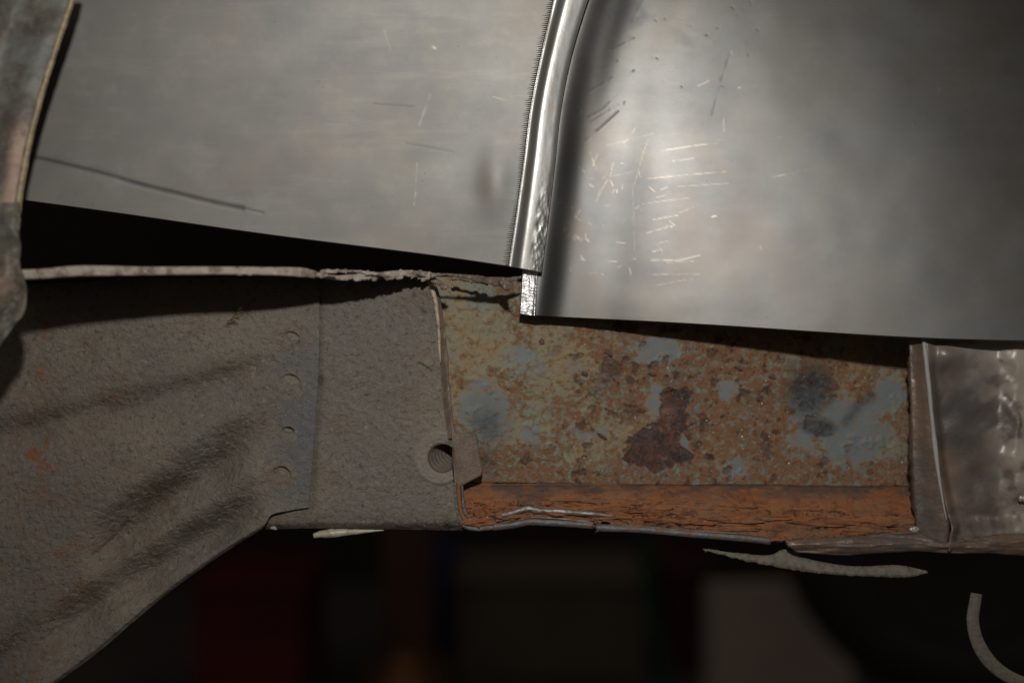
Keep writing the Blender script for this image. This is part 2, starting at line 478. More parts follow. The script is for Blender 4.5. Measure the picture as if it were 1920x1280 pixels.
# ------------------------------------------------------------------ garage behind
def slab(name, mat, x0, x1, y0, y1, z, nrm):
    me = bpy.data.meshes.new(name)
    if nrm == 'z': v = [(x0, y0, z), (x1, y0, z), (x1, y1, z), (x0, y1, z)]
    else: v = [(x0, z, y0), (x1, z, y0), (x1, z, y1), (x0, z, y1)]
    me.from_pydata(v, [], [(0, 1, 2, 3)])
    return tag(link(name, me, mat), kind='structure')
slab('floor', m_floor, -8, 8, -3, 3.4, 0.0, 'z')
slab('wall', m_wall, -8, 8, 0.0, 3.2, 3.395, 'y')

def bgbox(name, mat, x0, x1, y0, y, label, cat, depth=.3, parts=None):
    """a box standing on the floor behind the car; outline from the photo at its own distance"""
    a = at(x0, y0, y); b = at(x1, y0, y)
    return a[0], b[0], a[2]

# red tool chest
def crate(name, label, cat, mat, x0, x1, ytop, y, depth, lip=True, mat2=None):
    X0, X1, Z1 = bgbox(name, mat, x0, x1, ytop, y, label, cat)
    t = thing(name, label, cat, ((X0 + X1) / 2, y + depth / 2, 0))
    W = X1 - X0
    box('body', mat, t, ((X0 + X1) / 2, y + depth / 2, Z1 * .46), (W, depth, Z1 * .92), .006)
    box('lid', mat2 or mat, t, ((X0 + X1) / 2, y + depth / 2 - .004, Z1 * .9625), (W + .012, depth + .012, Z1 * .075), .005)
    return t
crate('tool_chest', 'dark red chest out of focus under the slanting bracket edge', 'chest', m_red, 360, 565, 1088, 2.0, .35)
t = thing('timber_post', 'brown timber post standing upright, out of focus behind the sill', 'post', at(768, 1280, 2.2)[:2] + (0,))
a = at(722, 900, 2.2); b = at(812, 900, 2.2)
box('shaft', m_wood, t, ((a[0] + b[0]) / 2, 2.2, .60), (b[0] - a[0], .09, 1.2), .006)
box('foot', m_wood, t, ((a[0] + b[0]) / 2, 2.2, .02), (b[0] - a[0] + .06, .16, .04), .005)
# orange canister in front of the post (lathe)
def lathe(name, mat, parent, c, prof, n=36):
    th = np.linspace(0, 2 * np.pi, n, endpoint=False)
    r = np.array([p[0] for p in prof]); z = np.array([p[1] for p in prof])
    V = np.stack([c[0] + r[:, None] * np.cos(th), c[1] + r[:, None] * np.sin(th), c[2] + z[:, None] + 0 * th], -1)
    uv = np.stack([V[..., 0], V[..., 2]], -1)
    return link(name, gridmesh(name, V, uv, closed_u=True), mat, parent)
cx, _, cz = at(760, 1234, 1.9)
t = thing('canister', 'small orange canister in front of the brown timber post, out of focus', 'canister', (cx, 1.9, 0))
lathe('body', m_orange, t, (cx, 1.9, 0), [(0, 0), (.036, 0), (.038, .01), (.038, cz - .06), (.032, cz - .035), (.018, cz - .025), (.018, cz - .02), (0, cz - .02)])
lathe('cap', m_orange, t, (cx, 1.9, cz - .021), [(0, 0), (.022, 0), (.022, .018), (.019, .021), (0, .021)])
crate('storage_bin', 'small dark blue bin beside the brown timber post', 'bin', m_blue, 816, 850, 1040, 2.35, .2)
crate('carton', 'large brown cardboard carton filling the dark below the rusted plate', 'carton', m_card, 852, 1212, 1085, 2.25, .4)
crate('paint_tin_box', 'small maroon box on the shelf line above the big carton', 'box', m_maroon, 985, 1048, 1030, 2.7, .2)
# green hose hanging
gp = [at(1212, 1000, 2.1), at(1216, 1100, 2.1), at(1228, 1180, 2.1), at(1240, 1240, 2.1), at(1246, 1330, 2.1), at(1250, 1420, 2.1)]
tag(tube('garden_hose', m_green, None, gp, .011, 10, 60), 'dark green hose hanging down right of the carton', 'hose')
crate('steel_locker', 'maroon locker side between the green hose and the pale board', 'locker', m_maroon, 1246, 1335, 1060, 2.3, .4)
X0 = at(1332, 1092, 1.9); X1 = at(1600, 1092, 1.9)
t = thing('leaning_board', 'pale pinkish grey board standing behind the black tyre', 'board', ((X0[0] + X1[0]) / 2, 1.91, 0))
box('panel', m_board, t, ((X0[0] + X1[0]) / 2, 1.91, X0[2] / 2), (X1[0] - X0[0], .018, X0[2]), .002)
box('edge_strip', m_grey, t, (X0[0] - .004, 1.91, X0[2] / 2), (.008, .024, X0[2]), .001)
# tyre
ty = 1.45
c0 = at(1830, 1010, ty); e0 = at(1512, 1100, ty)
R = math.hypot(c0[0] - e0[0], c0[2] - e0[2])
t = thing('tyre', 'black tyre standing in the dark below the cut sill end', 'tyre', (c0[0], ty + .1, c0[2] - R))
def wheel(name, mat, prof, n=72):
    th = np.linspace(0, 2 * np.pi, n, endpoint=False)
    r = np.array([p[0] for p in prof]); y = np.array([p[1] for p in prof])
    V = np.stack([c0[0] + r[:, None] * np.cos(th), ty + y[:, None] + 0 * th, c0[2] + r[:, None] * np.sin(th)], -1)
    return link(name, gridmesh(name, V, np.stack([V[..., 0], V[..., 2]], -1), closed_u=True), mat, t)
wheel('sidewall', m_rubber, [(R * .6, .03), (R * .64, .008), (R * .78, 0), (R * .9, .006), (R * .965, .022)])
wheel('tread', m_rubber, [(R * .965, .022), (R * .995, .04), (R, .07), (R, .13), (R * .995, .16), (R * .96, .18), (R * .6, .17)])
wheel('rim', m_rubber, [(0, .06), (R * .2, .055), (R * .45, .07), (R * .56, .03), (R * .61, .026), (R * .61, .05)])

# ------------------------------------------------------------------ dark backing sheet, added so the gaps stay black
tag(sheet('gap_backing', m_dark, None, [(-200, 120), (1900, 120)], [(-200, 660), (1900, 660)], .16, res=40,
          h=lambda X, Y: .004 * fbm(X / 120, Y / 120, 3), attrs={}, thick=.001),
    'dark backing sheet added behind the gap under the bare steel panels to keep it black', 'backing sheet')

# ------------------------------------------------------------------ bare steel panels
K = [(1046, -40), (1038, 0), (1015, 100), (995, 200), (982, 300), (968, 400), (953, 500)]
RE = [(1120, -40), (1103, 0), (1073, 100), (1053, 200), (1042, 300), (1030, 400), (1016, 512)]
kx = lambda y: np.interp(y, [p[1] for p in K], [p[0] for p in K])
rx = lambda y: np.interp(y, [p[1] for p in RE], [p[0] for p in RE])

def dL(X, Y):
    # bows a little towards its lower left corner
    return .0035 - .005 * np.clip((980 - X) / 900, 0, 1.2) ** 2 + .0015 * np.sin(X / 260) * ss(-50, 400, Y)

def marks(seed, n, box_, ang, ln, wid, group):
    r = random.Random(seed); out = []
    for _ in range(n):
        x = r.uniform(box_[0], box_[2]); y = r.uniform(box_[1], box_[3]); a = math.radians(r.gauss(*ang)); l = r.uniform(*ln)
        pts = [(x, y)]
        for k in range(3):
            a2 = a + r.gauss(0, .06); pts.append((pts[-1][0] + math.cos(a2) * l / 3, pts[-1][1] + math.sin(a2) * l / 3))
        out.append((pts, r.uniform(*wid), r.uniform(.35, 1)))
    return out

def paint(lines, broken=True):
    def f(X, Y):
        v = np.zeros(X.shape)
        for pts, wd, st in lines:
            xs = [p[0] for p in pts]; ys = [p[1] for p in pts]
            m = (X > min(xs) - 8) & (X < max(xs) + 8) & (Y > min(ys) - 8) & (Y < max(ys) + 8)
            if not m.any(): continue
            d = segdist(X[m], Y[m], pts)
            br = (ss(.30, .62, fbm(X[m] / 13, Y[m] / 13, 5, 3)) * 1.1 + .1) if broken else .8 + .3 * fbm(X[m] / 13, Y[m] / 13, 5, 3)
            v[m] = np.maximum(v[m], st * np.clip(br, 0, 1) * gauss(d, wd))
        return np.clip(v, 0, 1)
    return f

left_scr = [([(786, 235), (806, 178)], 1.6, .55), ([(781, 350), (776, 385)], 1.5, .6), ([(782, 305), (779, 350)], 1.2, .4),
            ([(812, 88), (816, 91)], 2.2, 1), ([(925, 182), (955, 190)], 1.6, .45), ([(720, 55), (732, 95)], 1.4, .25)]
left_scr = [(p, w_, s_ * .26) for p, w_, s_ in left_scr]
left_dark = [([tuple(q) for q in spline([(55, 294), (110, 306), (200, 328), (260, 346), (330, 363), (400, 380), (455, 391)], 24)], 4.2, .75), ([(40, 292), (120, 309), (215, 332)], 7, .35), ([(450, 390), (492, 399)], 2.2, .35),
             ([(700, 195), (775, 200)], 1.6, .25), ([(760, 268), (850, 285)], 1.6, .2)]
def left_stain(X, Y):
    v = .40 * ss(.44, .76, fbm(X / 130, Y / 110, 12, 4)) * ss(100, 420, Y)
    # the half-moon buff beside the bead
    e = np.hypot((X - 930) / 34, (Y - 350) / 48); v = np.maximum(v, .55 * ss(1.1, .7, e) * ss(940, 900, X - (Y - 350) * .1))
    return np.clip(v, 0, .8)

pl = thing('steel_patch_panel', 'bare steel patch panel on the left with a bright rolled bead along its right edge', 'metal panel', at(500, 250, .004))
def hL(X, Y):
    g = .00028 * (fbm(X / 190, Y / 150, 21, 3) - .5)
    g = g + .0010 * gauss(np.hypot((X - 930) / 30, (Y - 340) / 60), 1) - .00018 * paint(left_dark, False)(X, Y) + .00006 * paint(left_scr)(X, Y)
    return g
sheet('sheet', m_steelL, pl, [(-60, -40), (1046, -40)], [(-60, 362), (200, 397), (500, 440), (800, 478), (953, 500)], dL,
      right=K, res=2.3, h=hL, attrs={'scratch': paint(left_scr), 'dark': lambda X, Y: paint(left_dark, False)(X, Y) * .8, 'stain': left_stain},
      thick=.0011, rim=m_edge)
# bead: profile across u
def bead():
    nv, nu = 300, 56
    yk = np.linspace(-40, 500, nv)
    Kc = spline(K, nv); Rc = spline(RE, nv)
    u = np.linspace(0, 1, nu)
    X = Kc[:, None, 0] * (1 - u) + Rc[:, None, 0] * u; Y = Kc[:, None, 1] * (1 - u) + Rc[:, None, 1] * u
    prof = np.interp(u, [0, .05, .12, .30, .37, .44, .55, .85, .94, 1.0], [0, -.10, .10, 1.25, 1.50, 1.48, 1.30, .58, .25, -.1]) * .001
    ker = np.ones(5) / 5
    prof = np.convolve(np.pad(prof, 2, mode='edge'), ker, 'valid')
    V = P(X, Y, dL(np.minimum(X, 980), Y))
    b = .00010 * (fbm(Y / 60, X / 25, 33, 3) - .5)
    # hammered dings low on the bead
    dg = ss(290, 430, Y) * ss(.55, .75, u[None] + 0 * Y)
    b = b + .00055 * (fbm(X / 9, Y / 16, 41, 3) - .5) * dg
    V[..., 1] -= prof[None] + b
    me = gridmesh('bead', V, np.stack([X / 1000, Y / 1000], -1))
    o = link('bead', me, [m_bead, m_edge], pl)
    m = o.modifiers.new('thickness', 'SOLIDIFY'); m.thickness = .0010; m.offset = -1; m.material_offset_rim = 1
bead()
# tooth marks of the bead roller and the row of tiny crests beside them
def teeth():
    vs, fs = [], []
    r = random.Random(5)
    for i, y in enumerate(np.arange(-30, 499, 3.9)):
        k = float(kx(y)); L = r.uniform(9, 15); hw = 1.05; yb = y + r.uniform(-.4, .4)
        base = len(vs)
        for (x, yy, hh) in ((k - L, yb + 1.2, .00002), (k - 4, yb - hw, .00004), (k - 4, yb, .00028), (k - 4, yb + hw, .00004),
                            (k + .5, yb - hw, .00002), (k + .5, yb, .00022), (k + .5, yb + hw, .00002)):
            d = float(dL(np.float64(x), np.float64(yy)))
            p = at(x, yy, d); vs.append((p[0], p[1] - hh, p[2]))
        a = base
        fs += [(a, a + 2, a + 1), (a, a + 3, a + 2), (a + 1, a + 2, a + 5, a + 4), (a + 2, a + 3, a + 6, a + 5)]
    me = bpy.data.meshes.new('tooth_mark'); me.from_pydata(vs, [], fs)
    tag(link('tooth_mark', me, m_cut, pl), kind='stuff')
    vs, fs = [], []
    for i, y in enumerate(np.arange(-30, 499, 2.6)):
        k = float(kx(y)) + 1.8; base = len(vs); q = 1.5
        d = float(dL(np.float64(k), np.float64(y)))
        for dx, dy, hh in ((-q, 0, 0), (0, -q * .8, 0), (q, 0, 0), (0, q * .8, 0), (r.uniform(-.5, .5), r.uniform(-.4, .4), r.uniform(.00025, .0005))):
            p = at(k + dx, y + dy, d); vs.append((p[0], p[1] - hh, p[2]))
        fs += [(base + j, base + 4, base + (j + 1) % 4) for j in range(4)]
    me = bpy.data.meshes.new('roller_crest'); me.from_pydata(vs, [], fs)
    tag(link('roller_crest', me, m_edge, pl), kind='stuff')
teeth()

# right hand panel
def dR(X, Y):
    return .0095 - (.0065 + .0095 * Y / 590) * np.clip((X - 1000) / 900, 0, 1.1) + .026 * (590 - Y) * S
def sx_(Y):   # right edge of the bead / of the bright flange
    return np.where(Y < 512, rx(Y), np.interp(Y, [512, 594], [1016, 1004]))
def hR(X, Y):
    t = X - sx_(Y)
    top = ss(420, 0, Y)
    wv = 76 + 30 * top
    h = .0030 * (1 - ss(-6, wv, t)) ** 2.1
    h = h + .0004 * top * gauss(t - 58, 22) - .0008 * gauss(t - 120, 60)
    h = h + .0004 * (fbm(X / 210, Y / 190, 51, 3) - .5) * ss(40, 200, t) 
    h = h + .0002 * gauss(np.hypot((X - 1072) / 26, (Y - 430) / 70), 1)
    return h + .00003 * paint(right_scr)(X, Y) - .00005 * paint(right_dark)(X, Y)
right_scr = [([(1238, 283), (1310, 272), (1348, 268)], 1.7, .9), ([(1262, 302), (1300, 297)], 1.6, .7), ([(1215, 335), (1300, 327), (1362, 322)], 1.6, .8),
             ([(1270, 350), (1365, 344)], 1.3, .5), ([(1448, 332), (1500, 322), (1532, 315)], 1.9, .9), ([(1500, 322), (1530, 315)], 2.2, 1),
             ([(1440, 263), (1465, 257)], 1.6, .5), ([(1357, 222), (1358, 246)], 1.5, .6),
             ([(1225, 412), (1270, 404)], 1.6, .8), ([(1213, 437), (1265, 422)], 1.6, .8), ([(1230, 458), (1266, 448)], 1.5, .7),
             ([(1222, 488), (1275, 488), (1312, 479)], 1.8, .9), ([(1250, 492), (1300, 490)], 1.4, .6), ([(1215, 515), (1312, 514)], 1.6, .7), ([(1230, 535), (1300, 522)], 1.3, .5),
             ([(1205, 382), (1260, 375), (1290, 372)], 1.3, .5),
             ([(1150, 305), (1146, 325), (1135, 345), (1122, 366)], 1.7, .7), ([(1170, 268), (1185, 250), (1200, 225)], 1.5, .6), ([(1190, 345), (1205, 290), (1215, 262)], 1.2, .45),
             ([(1107, 285), (1118, 318)], 2.2, .7), ([(1085, 312), (1096, 322)], 2.2, .6), ([(1120, 290), (1112, 310)], 1.8, .6),
             ([(1128, 335), (1192, 320)], 1.2, .4), ([(1140, 272), (1225, 250)], 1.2, .4), ([(1186, 345), (1190, 470)], 1.2, .35),
             ([(1371, 96), (1372, 102)], 2.4, 1), ([(1437, 562), (1438, 567)], 2.4, 1), ([(1363, 492), (1364, 498)], 2, .7), ([(1426, 462), (1427, 468)], 1.8, .6),
             ([(1760, 160), (1762, 172)], 2, .4), ([(1692, 150), (1696, 165)], 2, .3)]
right_scr = [(p, w_ * .75, s_ * .42) for p, w_, s_ in right_scr] + [(p, w_, s_ * .5) for p, w_, s_ in marks(8, 30, (1090, 330, 1260, 520), (-20, 50), (3, 16), (.8, 1.4), 0) + marks(10, 20, (1050, 380, 1100, 520), (90, 40), (3, 10), (1.2, 2.0), 0)]
right_scr += marks(9, 9, (1130, 150, 1420, 420), (-14, 10), (8, 40), (.9, 1.4), 0)
right_dark = [([(1113, 101), (1150, 92), (1190, 70)], 1.6, .8), ([(1108, 136), (1140, 126), (1160, 113)], 1.5, .7), ([(1103, 174), (1135, 155), (1150, 144)], 1.5, .6),
              ([(1104, 220), (1130, 205), (1160, 176)], 1.5, .7), ([(1110, 228), (1160, 195)], 1.3, .5), ([(1097, 266), (1130, 236), (1160, 208)], 1.8, .85),
              ([(1186, 40), (1210, -10)], 1.6, .5), ([(1352, 150), (1362, 120), (1372, 95)], 2.4, .4), ([(1335, 215), (1348, 165)], 2, .3)]
right_dark += marks(15, 30, (1060, 0, 1420, 230), (80, 50), (2, 7), (1.0, 1.8), 0)
def right_stain(X, Y):
    v = .42 * ss(.46, .74, fbm(X / 95, Y / 120, 61, 6)) * ss(150, 330, Y) * ss(1750, 1350, X)
    v = np.maximum(v, .75 * ss(1.2, .5, np.hypot((X - 1075) / 30, (Y - 430) / 75)) * fbm(X / 14, Y / 20, 63, 3))
    return np.clip(v, 0, .8)
def right_darkf(X, Y):
    v = paint(right_dark)(X, Y) * .7
    v = np.maximum(v, .35 * ss(.5, .8, fbm(X / 60, Y / 45, 71, 4)) * ss(160, 20, Y) * ss(1420, 1200, X))
    return v
pr = thing('steel_patch_panel', 'scratched bare steel patch panel on the right, tucked behind the rolled bead', 'metal panel', at(1450, 300, .003))
LR = [(1098, -40), (1083, 0), (1053, 100), (1033, 200), (1022, 300), (1012, 400), (1006, 508), (1003, 593)]
sheet('sheet', m_steelR, pr, [(1098, -40), (2000, -40)], [(1003, 593), (1300, 608), (1700, 633), (2000, 642)], dR, left=LR,
      right=[(2000, -40), (2000, 642)], res=2.3, h=hR,
      attrs={'scratch': paint(right_scr), 'dark': right_darkf, 'stain': right_stain}, thick=.0011, rim=m_edge)
# bright filed flange below the bead end
sheet('edge_flange', m_edge, pr, [(985, 440), (1010, 440)], [(974, 589), (1004, 593)], lambda X, Y: .0095 - .0030 + 0 * X, res=1.6,
      h=lambda X, Y: .0004 * (fbm(X / 5, Y / 22, 81, 3) - .5) + .0003 * gauss(X - np.interp(Y, [510, 593], [1008, 1002]), 3), thick=.0011)

# ------------------------------------------------------------------ dusty support bracket (left)
def lined(X, Y, p0, p1):
    """signed distance below the line and position along it (0..1)"""
    dx, dy = p1[0] - p0[0], p1[1] - p0[1]; L = math.hypot(dx, dy)
    return ((Y - p0[1]) * dx - (X - p0[0]) * dy) / L, ((X - p0[0]) * dx + (Y - p0[1]) * dy) / L ** 2
EDGE = [(505, 985), (430, 1030), (330, 1100), (250, 1165), (180, 1225), (100, 1285), (20, 1345)]
def hB(X, Y):
    fr = ss(530, 400, X)
    wb = 14 * (fbm(X / 90, Y / 90, 91, 3) - .5)
    d1, t1 = lined(X, Y + wb, (0, 812), (500, 690)); d2, t2 = lined(X, Y + wb, (170, 1045), (500, 812)); d3, t3 = lined(X, Y + wb, (110, 1172), (500, 936))
    h = -.0030 * ss(-34, 6, d1) * fr + .0040 * ss(4, 90, d1) * fr
    f2 = fr * ss(120, 220, X) * ss(-.1, .12, t2)
    h = h - .0098 * ss(-70, 4, d2) * ss(540, 380, X) * f2 + .0046 * ss(2, 42, d2) * f2
    h = h - .0076 * ss(-50, 8, d3) * fr * ss(60, 160, X) + .0042 * ss(4, 40, d3) * fr
    # rolled lower edge
    de = segdist(X, Y, EDGE)
    h = h + .0022 * gauss(de - 10, 30) - .0022 * ss(9, 0, de) ** 1.5
    # gentle pressing and lumps
    h = h + .0012 * (fbm(X / 90, Y / 70, 95, 3) - .5) * ss(590, 480, X) + .00045 * (fbm(X / 14, Y / 10, 97, 4) - .5)
    # crease cracks
    h = h - .0012 * gauss(segdist(X, Y, [(176, 1040), (200, 1018), (232, 982)]), 4)
    # cracked crust in the troughs
    cr = np.abs(fbm(X / 17, Y / 11, 99, 3) - .5)
    trough = np.clip(gauss(d2 + 28, 34) * f2 + gauss(d3 + 22, 26) * fr, 0, 1)
    h = h + .0005 * trough * (1 - ss(0, .07, cr))
    return h
def crestB(X, Y):
    wb = 14 * (fbm(X / 90, Y / 90, 91, 3) - .5)
    d2, t2 = lined(X, Y + wb, (170, 1045), (500, 812)); d3, t3 = lined(X, Y + wb, (110, 1172), (500, 936)); d1, _ = lined(X, Y + wb, (0, 812), (500, 690))
    fr = ss(540, 430, X)
    tr = np.clip(gauss(d2 + 30, 42) * ss(130, 240, X) + gauss(d3 + 24, 34) + .35 * gauss(d1 + 10, 40), 0, 1) * fr + .16
    cr = np.abs(fbm(X / 17, Y / 11, 99, 3) - .5); cr2 = np.abs(fbm(X / 24, Y / 13, 199, 3) - .5)
    return np.clip(.85 * tr * np.maximum(1 - ss(0, .030, cr), .8 * (1 - ss(0, .022, cr2))) * ss(.35, .6, fbm(X / 45, Y / 45, 77, 3)), 0, 1)
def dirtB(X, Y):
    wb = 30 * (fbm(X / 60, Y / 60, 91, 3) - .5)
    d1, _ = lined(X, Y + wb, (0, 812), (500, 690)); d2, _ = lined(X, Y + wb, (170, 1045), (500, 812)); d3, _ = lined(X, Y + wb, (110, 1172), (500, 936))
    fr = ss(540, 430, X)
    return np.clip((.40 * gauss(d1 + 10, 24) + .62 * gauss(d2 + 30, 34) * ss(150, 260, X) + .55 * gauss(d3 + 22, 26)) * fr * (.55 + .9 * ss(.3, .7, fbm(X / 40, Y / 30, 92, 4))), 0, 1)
def rustB(X, Y):
    v = 1.3 * gauss(np.hypot(X - 85, (Y - 610)) / 1, 34)
    for (x, y, r, s) in ((80, 700, 16, .9), (60, 850, 40, .9), (95, 900, 60, .5), (50, 1270, 40, .9), (130, 1060, 60, .5), (210, 735, 30, .5), (200, 868, 10, .9), (40, 760, 30, .4)):
        v = v + s * gauss(np.hypot(X - x, Y - y), r)
    return np.clip(v, 0, 1.2)
sw = [(545, 638, 20), (543, 722, 25), (540, 812, 15), (527, 892, 22)]
def keepB(X, Y):
    k = np.ones(X.shape, bool)
    for x, y, r in sw: k &= np.hypot(X - x, Y - y) > r * 1.12
    return k
def dB(X, Y):
    return -.0015 + .0018 * ss(420, -60, X) * 8
br = thing('support_bracket', 'dusty grey undercoated bracket with diagonal pressed folds flaring to lower left', 'bracket', at(300, 850, 0))
sheet('pressed_sheet', m_under, br, [(-60, 512), (598, 514)], [(-60, 1400), (20, 1345), (100, 1285), (180, 1225), (250, 1165), (330, 1100), (430, 1030), (488, 994), (500, 980), (505, 968), (516, 961), (540, 957), (579, 951)], dB,
      left=[(-60, 512), (-60, 1400)], right=[(598, 514), (599, 620), (597, 700), (591, 790), (584, 890), (579, 951)], res=2.4, h=hB,
      attrs={'dirt': dirtB, 'rust': rustB, 'crest': crestB, 'blue': lambda X, Y: ss(500, 535, X + 26 * (fbm(X / 30, Y / 30, 79, 3) - .5)) * ss(630, 690, Y + 40 * (fbm(X / 40, Y / 40, 80, 3) - .5)) * ss(960, 930, Y)}, keep=keepB, thick=.0012)
for i, (x, y, r) in enumerate(sw):
    n, m = 40, 16
    th = np.linspace(0, 2 * np.pi, n, endpoint=False); rr = np.linspace(0, 1.45, m)
    X = x + r * rr[:, None] * np.cos(th); Y = y + r * rr[:, None] * np.sin(th)
    up = ss(-.15, .9, np.sin(-th + [.5, .45, .1, .5][i]))[None]               # the steep torn lip sits on the upper right
    edge = .80 + .10 * (fbm(th[None] * 2, rr[:, None] * 0 + i, 7, 2) - .5)
    dip = (1 - ss(edge - .045, edge + .045, rr[:, None])) * (.15 + .95 * up) * ss(-.25, .5, -np.sin(th)[None] * rr[:, None] * .9 + .25)
    h = hB(X, Y) + .00010 - .0019 * dip + .0004 * gauss(rr[:, None] - .92, .10) * up - .0008 * ss(1.25, 1.45, rr[:, None])
    V = P(X, Y, dB(X, Y)); V[..., 1] -= h
    link('spot_weld', gridmesh('spot_weld', V, np.stack([X / 1000, Y / 1000], -1), {'dirt': .15 * np.ones(X.shape), 'rust': .3 * ss(.2, .9, rr[:, None]) * (1 if i == 3 else 0) * np.ones(X.shape)}, closed_u=True), m_under, br)

# ------------------------------------------------------------------ sill rail (grey face with the nut, cut edges)
rl = thing('sill_rail', 'grey undercoated sill rail face with a half cut threaded nut at its cut edge', 'sill', at(720, 800, .001))
CUT = [(806, 516), (815, 545), (822, 600), (824, 660), (829, 740), (838, 810), (846, 860), (850, 905), (853, 950), (860, 975), (880, 997)]
NX, NY = 824, 858
def hRail(X, Y):
    h = .00042 * (fbm(X / 15, Y / 12, 101, 4) - .5) + .0010 * (fbm(X / 120, Y / 120, 103, 3) - .5)
    r = np.hypot((X - NX) / 1.0, Y - NY)
    h = h + .0014 * ss(60, 38, r) * 0
    h = h - .0040 * ss(975, 1000, Y) ** 1.4                      # rolls under at the bottom
    h = h - .0016 * gauss(segdist(X, Y, [(785, 682), (800, 690), (808, 697)]), 2.2)
    h = h + .0008 * ss(24, 0, np.interp(Y, [c[1] for c in CUT], [c[0] for c in CUT]) - X) * ss(640, 560, Y)
    return h
sheet('face_sheet', m_under2, rl, [(470, 516), (806, 516)], [(470, 996), (640, 993), (760, 997), (880, 999)], lambda X, Y: .0002 + 0 * X,
      right=CUT, res=2.3, h=hRail,
      attrs={'dirt': lambda X, Y: .55 * ss(940, 1000, Y) + .6 * gauss(segdist(X, Y, [(600, 560), (599, 740), (586, 950)]), 7) + 1.0 * gauss(np.hypot(X - 602, Y - 713), 8) + .8 * gauss(np.hypot(X - 838, Y - 980), 8) + .9 * gauss(segdist(X, Y, [(772, 545), (800, 590), (812, 640)]), 5) * ss(.45, .6, fbm(X / 9, Y / 9, 8, 3)),
             'rust': lambda X, Y: .25 * gauss(np.hypot(X - 800, Y - 655), 20), 'crest': lambda X, Y: .5 * (1 - ss(0, .025, np.abs(fbm(X / 26, Y / 16, 299, 3) - .5))) * ss(.45, .65, fbm(X / 60, Y / 60, 78, 3))},
      keep=lambda X, Y: (np.hypot(X - 829, Y - 858) > 27), thick=.0012, rim=m_brown)
# second layer showing as a brown strip right of the cut
L2 = [(797, 512), (812, 545), (819, 600), (822, 660), (827, 740), (836, 822)]
R2 = [(806, 512), (823, 548), (832, 600), (838, 650), (843, 720), (854, 822)]
sheet('inner_layer', m_brown, rl, [L2[0], R2[0]], [L2[-1], R2[-1]], lambda X, Y: .0022 + .0016 * ss(0, 16, X - np.interp(Y, [c[1] for c in L2], [c[0] for c in L2])), left=L2, right=R2, res=1.8,
      h=lambda X, Y: .0004 * (fbm(X / 8, Y / 20, 111, 3) - .5), thick=.0014)
# cream painted upper corner of the cut edge
crm = [at(800, 512, -.0008), at(808, 535, -.0006), at(815, 560, -.0004), at(820, 590, -.0002), at(823, 630, .0002), at(825, 680, .0006)]
tube('paint_edge', m_cream, rl, crm, [.0010, .0011, .0009, .0007, .0005, .0003], 8, 60, wob=.35, seed=3)
def ribbon(name, mat, parent, pts, width, d, seed=0, seg=None, crown=.0004, rough=.0004, thick=.0012):
    c = spline(pts, seg or 120); n_ = np.gradient(c, axis=0); n_ = np.stack([-n_[:, 1], n_[:, 0]], -1); n_ /= np.linalg.norm(n_, axis=1)[:, None] + 1e-9
    L = np.linspace(0, 1, len(c)); wd = np.interp(L, np.linspace(0, 1, np.size(width)), np.atleast_1d(width)) if np.size(width) > 1 else np.full(len(c), float(width))
    k = np.linspace(-.5, .5, 7)
    e = 1 + .35 * (fbm(c[:, 0] / 7, c[:, 1] / 7, seed, 3) - .5)
    X = c[None, :, 0] + n_[None, :, 0] * k[:, None] * (wd * e)[None]; Y = c[None, :, 1] + n_[None, :, 1] * k[:, None] * (wd * e)[None]
    dd = np.interp(L, np.linspace(0, 1, np.size(d)), np.atleast_1d(d)) if np.size(d) > 1 else np.full(len(c), float(d))
    V = P(X, Y, dd[None] + 0 * X); V[..., 1] -= crown * (1 - (2 * k[:, None]) ** 2) + rough * (fbm(X / 7, Y / 5, seed + 1, 4) - .5)
    o = link(name, gridmesh(name, V, np.stack([X / 1000, Y / 1000], -1)), mat, parent)
    m = o.modifiers.new('thickness', 'SOLIDIFY'); m.thickness = thick; m.offset = -1
    return o
# C shaped end of the folded rail, outer and inner wall
for nm, off, mt, wd in (('outer_wall', 0, m_cut, 9), ('rust_layer', 1, m_scale, 7), ('inner_wall', 2, m_cut, [4, 8, 10, 9])):
    k = off * 7.0
    pts = [(852 + k, 905), (854 + k, 940), (858 + k, 964 - k * .25), (870 + k * .9, 985 - k * .85), (893 + k * .6, 991 - k * 1.05), (930, 988 - k * 1.15)]
    ribbon(nm, mt, rl, pts, wd, [.0010 + .0007 * off, .0016 + .0007 * off], seed=20 + off, seg=70, crown=.0003, rough=.0005)
# long cut lips below the rust
lip_o = [(925, 988), (960, 984), (985, 979), (1000, 978), (1060, 981), (1115, 985), (1120, 989), (1200, 992), (1300, 1001), (1400, 1009), (1444, 1014)]
sheet('lower_lip', m_cut, rl, [(x, y - 7) for x, y in lip_o], [(x, y + 7) for x, y in lip_o], .0010, res=2,
      h=lambda X, Y: .0010 * np.cos((Y - np.interp(X, [p[0] for p in lip_o], [p[1] for p in lip_o])) / 7 * 1.2) + .0003 * fbm(X / 12, Y / 6, 5, 3), thick=.0015)
tube('cut_burr', m_lipsteel, rl, [at(x, y - 7 + 1.5 * math.sin(x * .3), .0003) for x, y in lip_o], [.0001, .00016, .0003, .0004, .00014, .00018, .0002, .00015, .00018, .0002, .0001], 6, 160, wob=.8, seed=4)
lip_i = [(880, 973), (905, 970), (940, 966), (965, 960), (990, 953), (1006, 957), (1040, 958), (1080, 961), (1120, 964), (1152, 967)]
ribbon('inner_lip', m_lipsteel, rl, lip_i, [5, 9, 10, 11, 12, 9, 11, 10, 9, 4], .0026, seed=9, seg=160, crown=.0006, rough=.0004)

